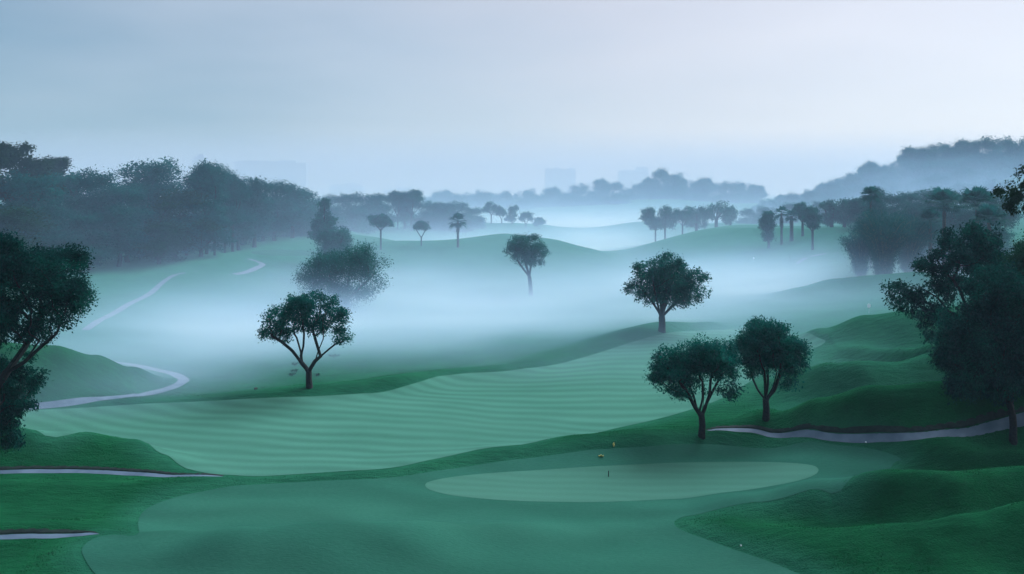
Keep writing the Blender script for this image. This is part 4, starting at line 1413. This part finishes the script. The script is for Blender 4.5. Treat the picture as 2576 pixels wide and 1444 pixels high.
def leaf_piece(loc, w_, h_, seed, label, upright):
    r = np.random.default_rng(seed)
    n, k = 9, 6
    V = []
    for i in range(n):
        u = i / (n - 1)
        hw = math.sin(math.pi * (u * .92 + .04)) ** .7 * h_ / 2
        for j in range(k):
            v = j / (k - 1) * 2 - 1
            a, b, c = (u - .5) * w_, v * hw, .28 * h_ * (v * v) + .05 * math.sin(u * 9 + v * 3) + r.uniform(-.01, .01)
            V.append((b, c, a + w_ * .5) if upright else (a, b * .9 + .02, abs(c) + .02 + .2 * h_ * (1 - v) * .5))
    Fq = [(i * k + j, (i + 1) * k + j, (i + 1) * k + j + 1, i * k + j + 1) for i in range(n - 1) for j in range(k - 1)]
    o = mesh_obj('leaf', np.array(V), np.array(Fq), M_YELLOW, smooth=True)
    sm = o.modifiers.new('thickness', 'SOLIDIFY')
    sm.thickness = .012
    o.location = loc
    return tag(o, label, 'leaf', 'fallen yellow leaves')


p = at_px(1512, 1152)
leaf_piece((p[0], p[1], p[2] + .05), .30, .26, 5, 'curled pale yellow leaf lying on the green', False)
p = at_px(1544, 1123)
leaf_piece((p[0], p[1], p[2]), .26, .10, 6, 'narrow pale yellow leaf standing on the grassy bank', True)


def marker(px, py, hpx, label):
    x, y, z = at_px(px, py)
    s = y / F
    t = empty('marker_sign', (x, y, z))
    tag(t, label, 'marker sign')
    Vv, Ff = tube([(0, 0, -.1), (0, 0, hpx * s * .6)], [.03, .03], 6)
    mesh_obj('post', Vv, Ff, M_STEEL, t, smooth=True)
    a = np.linspace(0, 2 * math.pi, 19)[:-1]
    w_, h_ = hpx * s * .17, hpx * s * .22
    V = [(math.cos(q) * w_, dy, hpx * s * .78 + math.copysign(abs(math.sin(q)) ** .7, math.sin(q)) * h_) for dy in (-.03, .03) for q in a]
    n = len(a)
    Fq = [(i, (i + 1) % n, n + (i + 1) % n, n + i) for i in range(n)]
    caps = [np.array([list(range(n))[::-1]]), np.array([list(range(n, 2 * n))])]
    mesh_obj('panel', np.array(V), [np.array(Fq)] + caps, M_WHITE, t)


marker(2186, 788, 24, 'small white rounded marker sign on thin post near the spreading right tree')
p = at_px(1896, 657)
o = marker(1896, 658, 11, 'tiny pale marker on the misty slope left of the thin flagpole')
p = at_px(1987, 654)
rod('flagpole', p, 15 * p[1] / F, .05, M_DARK, 'thin dark pole standing on the misty right slope', 'pole')


def stone(px, py, wpx, label, mat=None, name='stone', cat='stone', seed=0, flat=.7):
    x, y, z = at_px(px, py)
    r = np.random.default_rng(seed)
    s = wpx * y / F / 2
    nu, nv = 12, 8
    V = []
    for i in range(nv + 1):
        th = math.pi * i / nv
        for j in range(nu):
            ph = 2 * math.pi * j / nu
            k = 1 + (.16 * math.sin(3 * ph + seed) * math.sin(th) + .1 * math.sin(2 * th + ph + seed) if name == 'stone' else 0)
            V.append((s * k * math.sin(th) * math.cos(ph), s * k * math.sin(th) * math.sin(ph), s * flat * k * math.cos(th) + s * flat * .8))
    Fq = [(i * nu + j, (i + 1) * nu + j, (i + 1) * nu + (j + 1) % nu, i * nu + (j + 1) % nu) for i in range(nv) for j in range(nu)]
    o = mesh_obj(name, np.array(V), np.array(Fq), mat or M_STONE, smooth=True)
    o.location = (x, y, z)
    return tag(o, label, cat)


stone(643, 980, 9, 'small dark stone on the rough bank left of the lone tree', seed=1)
stone(661, 1189, 6, 'small dark stone on the fairway near the left path tip', seed=2)
stone(1864, 1374, 4, 'white golf ball in the rough at the bottom right', M_WHITE, 'golf_ball', 'golf ball', 3, 1.0)
stone(2178, 1114, 4, 'white golf ball beside the right path near the green', M_WHITE, 'golf_ball', 'golf ball', 4, 1.0)

# ------------------------------------------------------------------ haze and ground mist
def vol_mat(name, color, density, aniso, absorb=1.0):
    m = bpy.data.materials.new(name)
    nt, N, L = nodes(m)
    out = N.new('ShaderNodeOutputMaterial')
    v = N.new('ShaderNodeVolumePrincipled')
    v.inputs['Color'].default_value = (*color, 1)
    v.inputs['Density'].default_value = density
    v.inputs['Anisotropy'].default_value = aniso
    v.inputs['Absorption Color'].default_value = (absorb, absorb, absorb, 1)      # 1: scatters only, blue the most, and swallows nothing
    L.new(v.outputs[0], out.inputs['Volume'])
    return m, nt, N, L, v


def box(name, lo, hi, mat):
    lo, hi = np.array(lo, float), np.array(hi, float)
    c, s = (lo + hi) / 2, (hi - lo) / 2
    V = np.array([(x, y, z) for x in (-1, 1) for y in (-1, 1) for z in (-1, 1)], float)
    Fc = np.array([(0, 1, 3, 2), (4, 6, 7, 5), (0, 4, 5, 1), (2, 3, 7, 6), (0, 2, 6, 4), (1, 5, 7, 3)])
    o = mesh_obj(name, V, Fc, mat)
    o.location, o.scale = c, s
    return o


HAZE_D = 0.00036
hm, *_ = vol_mat('haze_air', (0.38, 0.52, 0.66), HAZE_D, 0.15, 0.5)
tag(box('haze', (-2300, -150, -8), (2300, 3000, 150), hm), 'even blue morning haze filling the air over the course', 'haze', kind='stuff')


# banks of ground mist: centre column and distance, half sizes, bottom and top height, density, fall-off with height, rim power
BANKS = [
    (1180, 138, 74, 58, -3, 9, 0.24, 4.2, 1.1),       # the valley behind the fairway
    (1250, 205, 100, 72, -3, 16, 0.024, 1.8, 1.0),    # drifting over the slopes of the middle hill
    (1050, 101, 52, 27, -2, 6, 0.110, 2.2, 1.0),      # creeping over the rough behind the lone tree
    (400, 105, 44, 34, -2, 7, 0.13, 3.5, 1.2),        # below the winding left path
    (-60, 74, 27, 14, -1, 7, 0.120, 1.4, 1.0),        # round the left mound
    (2130, 160, 46, 36, -1, 10, 0.17, 3.0, 1.3),       # at the foot of the bamboo
    (1330, 305, 80, 66, -4, 9, 0.17, 3.0, 1.1),       # pool behind the hill crest
    (1600, 480, 170, 130, -4, 14, 0.065, 3.0, 1.2),   # long bank below the far tree line
    (2480, 440, 90, 70, 4, 44, 0.034, 1.8, 1.1),      # along the foot of the right wooded hill
    (1700, 88, 24, 20, -1, 6, 0.030, 1.6, 1.0),       # thinning out over the far end of the fairway
    (2080, 122, 34, 32, -1, 8, 0.022, 1.6, 1.0),      # over the right slope
    (1760, 262, 46, 34, 0, 18, 0.016, 1.2, 1.0),      # among the trees on the right hill
    (330, 158, 78, 58, -2, 38, 0.0042, .8, 1.0),      # in front of the left woods
    (1350, 500, 560, 440, -6, 46, 0.0048, 1.3, 1.0),  # thin veil over the whole middle distance
]


def mist(y0, y1, x1, z0, z1, step, color, label, seed):
    """ground mist between two distances: the density of each bank falls off with height and toward its rim"""
    m, nt, N, L, v = vol_mat('ground_mist', color, 0.0, 0.05)
    o = box('haze', (-x1, y0, z0), (x1, y1, z1), m)
    g = N.new('ShaderNodeNewGeometry')

    def val(q, sock):
        if isinstance(q, (int, float)):
            sock.default_value = q
        else:
            L.new(q, sock)

    def math_(op, a, b=0.0, c=None, clamp=False):
        n = N.new('ShaderNodeMath')
        n.operation = op
        n.use_clamp = clamp
        val(a, n.inputs[0])
        val(b, n.inputs[1])
        if c is not None:
            val(c, n.inputs[2])
        return n.outputs[0]
    sx = N.new('ShaderNodeSeparateXYZ')
    L.new(g.outputs['Position'], sx.inputs[0])
    X, Y, Z = sx.outputs
    ns = N.new('ShaderNodeTexNoise')
    ns.inputs['Scale'].default_value = 1.0
    ns.inputs['Detail'].default_value = 3.0
    ns.inputs['Roughness'].default_value = 0.6
    mp = N.new('ShaderNodeMapping')
    mp.inputs['Location'].default_value = (seed, seed * .7, 0)
    mp.inputs['Scale'].default_value = (1 / 30.0, 1 / 13.0, 1 / 7.0)
    L.new(g.outputs['Position'], mp.inputs[0])
    L.new(mp.outputs[0], ns.inputs['Vector'])
    nn = math_('SUBTRACT', ns.outputs['Fac'], 0.5)
    wisp = math_('MULTIPLY_ADD', nn, 2.6, 1.0)
    total = 0.0
    for cpx, d, rx, ry, b0, b1, dens, k, pw in BANKS:
        if d + ry < y0 or d - ry > y1:
            continue
        cx = (cpx - CX) * d / F
        ux = math_('MULTIPLY_ADD', X, 1 / rx, -cx / rx)
        uy = math_('MULTIPLY_ADD', Y, 1 / ry, -d / ry)
        r2 = math_('MULTIPLY_ADD', ux, ux, math_('MULTIPLY', uy, uy))
        rim = math_('POWER', math_('SUBTRACT', 1.0, r2, clamp=True), pw)
        h = math_('MULTIPLY_ADD', Z, 1 / (b1 - b0), -b0 / (b1 - b0))
        h2 = math_('MULTIPLY_ADD', nn, .22, h)
        prof = math_('MULTIPLY', math_('EXPONENT', math_('MULTIPLY', h2, -k)), math_('SUBTRACT', 1.0, math_('MAXIMUM', h, 0.0), clamp=True))
        total = math_('MULTIPLY_ADD', math_('MULTIPLY', rim, prof), dens, total)
    L.new(math_('MAXIMUM', math_('MULTIPLY', total, wisp), 0.0), v.inputs['Density'])
    m.cycles.volume_step_rate = step / (0.1 * (2 * x1 + (y1 - y0) + z1 - z0) / 3)      # march in steps of so many metres
    return tag(o, label, 'mist', 'banks of ground mist', 'stuff')


mist(58, 262, 150, -3, 26, 5.0, (0.46, 0.67, 0.90), 'white ground mist filling the valley behind the fairway', 1.3)
mist(262.2, 940, 560, -6, 48, 18.0, (0.35, 0.56, 0.80), 'paler mist pooling between the far hills and tree rows', 5.1)
hm2, *_ = vol_mat('far_haze', (0.52, 0.60, 0.68), 0.0011, 0.2, 0.0)
tag(box('haze', (-2200, 945, -5), (2200, 2290, 84), hm2), 'denser blue haze before the far high-rise blocks', 'haze', kind='stuff')

# ------------------------------------------------------------------ sky and light
w = bpy.data.worlds.new('World')
sc.world = w
w.use_nodes = True
nt = w.node_tree
nt.nodes.clear()
N, L = nt.nodes, nt.links
SUN_AZ, SUN_EL = math.radians(72), math.radians(26)      # azimuth from +Y toward +X
out = N.new('ShaderNodeOutputWorld')
sky = N.new('ShaderNodeTexSky')
sky.sky_type = 'NISHITA'
sky.sun_disc = False
sky.sun_elevation = SUN_EL
sky.sun_rotation = SUN_AZ
sky.air_density, sky.dust_density, sky.ozone_density = 1.0, 0.6, 3.0
bg1 = N.new('ShaderNodeBackground')
bg1.inputs['Strength'].default_value = 0.05
L.new(sky.outputs[0], bg1.inputs[0])
# thin cloud deck: bluer and darker to the left, white to the right
tc = N.new('ShaderNodeTexCoord')
sp = N.new('ShaderNodeSeparateXYZ')
L.new(tc.outputs['Generated'], sp.inputs[0])
nz = N.new('ShaderNodeTexNoise')
nz.inputs['Scale'].default_value = 2.2
nz.inputs['Detail'].default_value = 3
mp = N.new('ShaderNodeMapping')
mp.inputs['Scale'].default_value = (1, 1, 4.5)
mp.inputs['Location'].default_value = (3.4, 0.9, 0.75)
L.new(tc.outputs['Generated'], mp.inputs[0])
L.new(mp.outputs[0], nz.inputs['Vector'])
ma = N.new('ShaderNodeMath')
ma.operation = 'MULTIPLY_ADD'
ma.inputs[1].default_value = 0.38
L.new(nz.outputs['Fac'], ma.inputs[0])
mb = N.new('ShaderNodeMath')
mb.operation = 'MULTIPLY_ADD'
mb.inputs[1].default_value = 0.68
mb.inputs[2].default_value = 0.43
L.new(sp.outputs['X'], mb.inputs[0])
me_ = N.new('ShaderNodeMath')
me_.operation = 'MULTIPLY_ADD'
me_.inputs[1].default_value = 0.70
L.new(sp.outputs['Z'], me_.inputs[0])
L.new(mb.outputs[0], me_.inputs[2])
L.new(me_.outputs[0], ma.inputs[2])
rp = N.new('ShaderNodeValToRGB')
e = rp.color_ramp.elements
e[0].position, e[0].color = 0.12, (0.05, 0.13, 0.23, 1)
e[1].position, e[1].color = 1.0, (1.30, 1.20, 1.20, 1)
for p, c in ((0.36, (0.17, 0.345, 0.48)), (0.58, (0.70, 0.78, 0.89)), (0.80, (1.06, 1.0, 1.04))):
    k = e.new(p)
    k.color = (*c, 1)
L.new(ma.outputs[0], rp.inputs[0])
bg2 = N.new('ShaderNodeBackground')
bg2.inputs['Strength'].default_value = 0.85
zc = N.new('ShaderNodeMix')
zc.data_type = 'RGBA'
zc.inputs[7].default_value = (0.64, 0.75, 0.92, 1)
L.new(rp.outputs[0], zc.inputs[6])
zf = N.new('ShaderNodeMapRange')
zf.inputs['From Min'].default_value = 0.2
zf.inputs['From Max'].default_value = 0.6
L.new(sp.outputs['Z'], zf.inputs[0])
L.new(zf.outputs[0], zc.inputs[0])
L.new(zc.outputs[2], bg2.inputs[0])
zb = N.new('ShaderNodeMapRange')          # sky strength, raised steeply only inside the added light lobe
zb.interpolation_type = 'SMOOTHSTEP'
zb.inputs['From Min'].default_value = 0.90
zb.inputs['From Max'].default_value = 1.0
zb.inputs['To Min'].default_value = 0.49
zb.inputs['To Max'].default_value = 24.0
lobe = N.new('ShaderNodeVectorMath')      # added soft light, unseen high ahead and right, to bring out the mounds
lobe.operation = 'DOT_PRODUCT'
lobe.inputs[1].default_value = Vector((0.50, 0.50, 0.70)).normalized()
L.new(tc.outputs['Generated'], lobe.inputs[0])
L.new(lobe.outputs['Value'], zb.inputs[0])
L.new(zb.outputs[0], bg2.inputs['Strength'])
ad = N.new('ShaderNodeAddShader')
L.new(bg1.outputs[0], ad.inputs[0])
L.new(bg2.outputs[0], ad.inputs[1])
L.new(ad.outputs[0], out.inputs[0])

sd = bpy.data.lights.new('sun', 'SUN')
sd.energy = 1.0
sd.angle = math.radians(12)
sd.color = (1.0, 0.97, 0.93)
so = bpy.data.objects.new('sun', sd)
dirv = Vector((math.sin(SUN_AZ) * math.cos(SUN_EL), math.cos(SUN_AZ) * math.cos(SUN_EL), math.sin(SUN_EL)))
so.rotation_euler = dirv.to_track_quat('Z', 'Y').to_euler()
so.location = (60, 0, 80)
col.objects.link(so)

# ------------------------------------------------------------------ camera and render settings
cd = bpy.data.cameras.new('camera')
cd.lens = 36.0 * F / 2576.0
cd.sensor_width = 36.0
cd.shift_y = (H0 - 722.0) / 2576.0
cd.clip_start, cd.clip_end = 0.5, 8000
co = bpy.data.objects.new('camera', cd)
co.location = (0, 0, HC)
co.rotation_euler = (math.radians(90), 0, 0)
col.objects.link(co)
sc.camera = co

sc.render.engine = 'CYCLES'
cy = sc.cycles
cy.use_denoising = True
try:
    cy.denoiser = 'OPENIMAGEDENOISE'
except Exception:
    pass
cy.max_bounces = 5
cy.diffuse_bounces = 2
cy.glossy_bounces = 1
cy.transmission_bounces = 2
cy.volume_bounces = 3
cy.transparent_max_bounces = 8
cy.volume_step_rate = 1.0
cy.volume_max_steps = 512
cy.sample_clamp_indirect = 4.0
sc.view_settings.view_transform = 'Standard'
sc.view_settings.look = 'None'
sc.view_settings.exposure = 0.0
sc.view_settings.gamma = 1.0
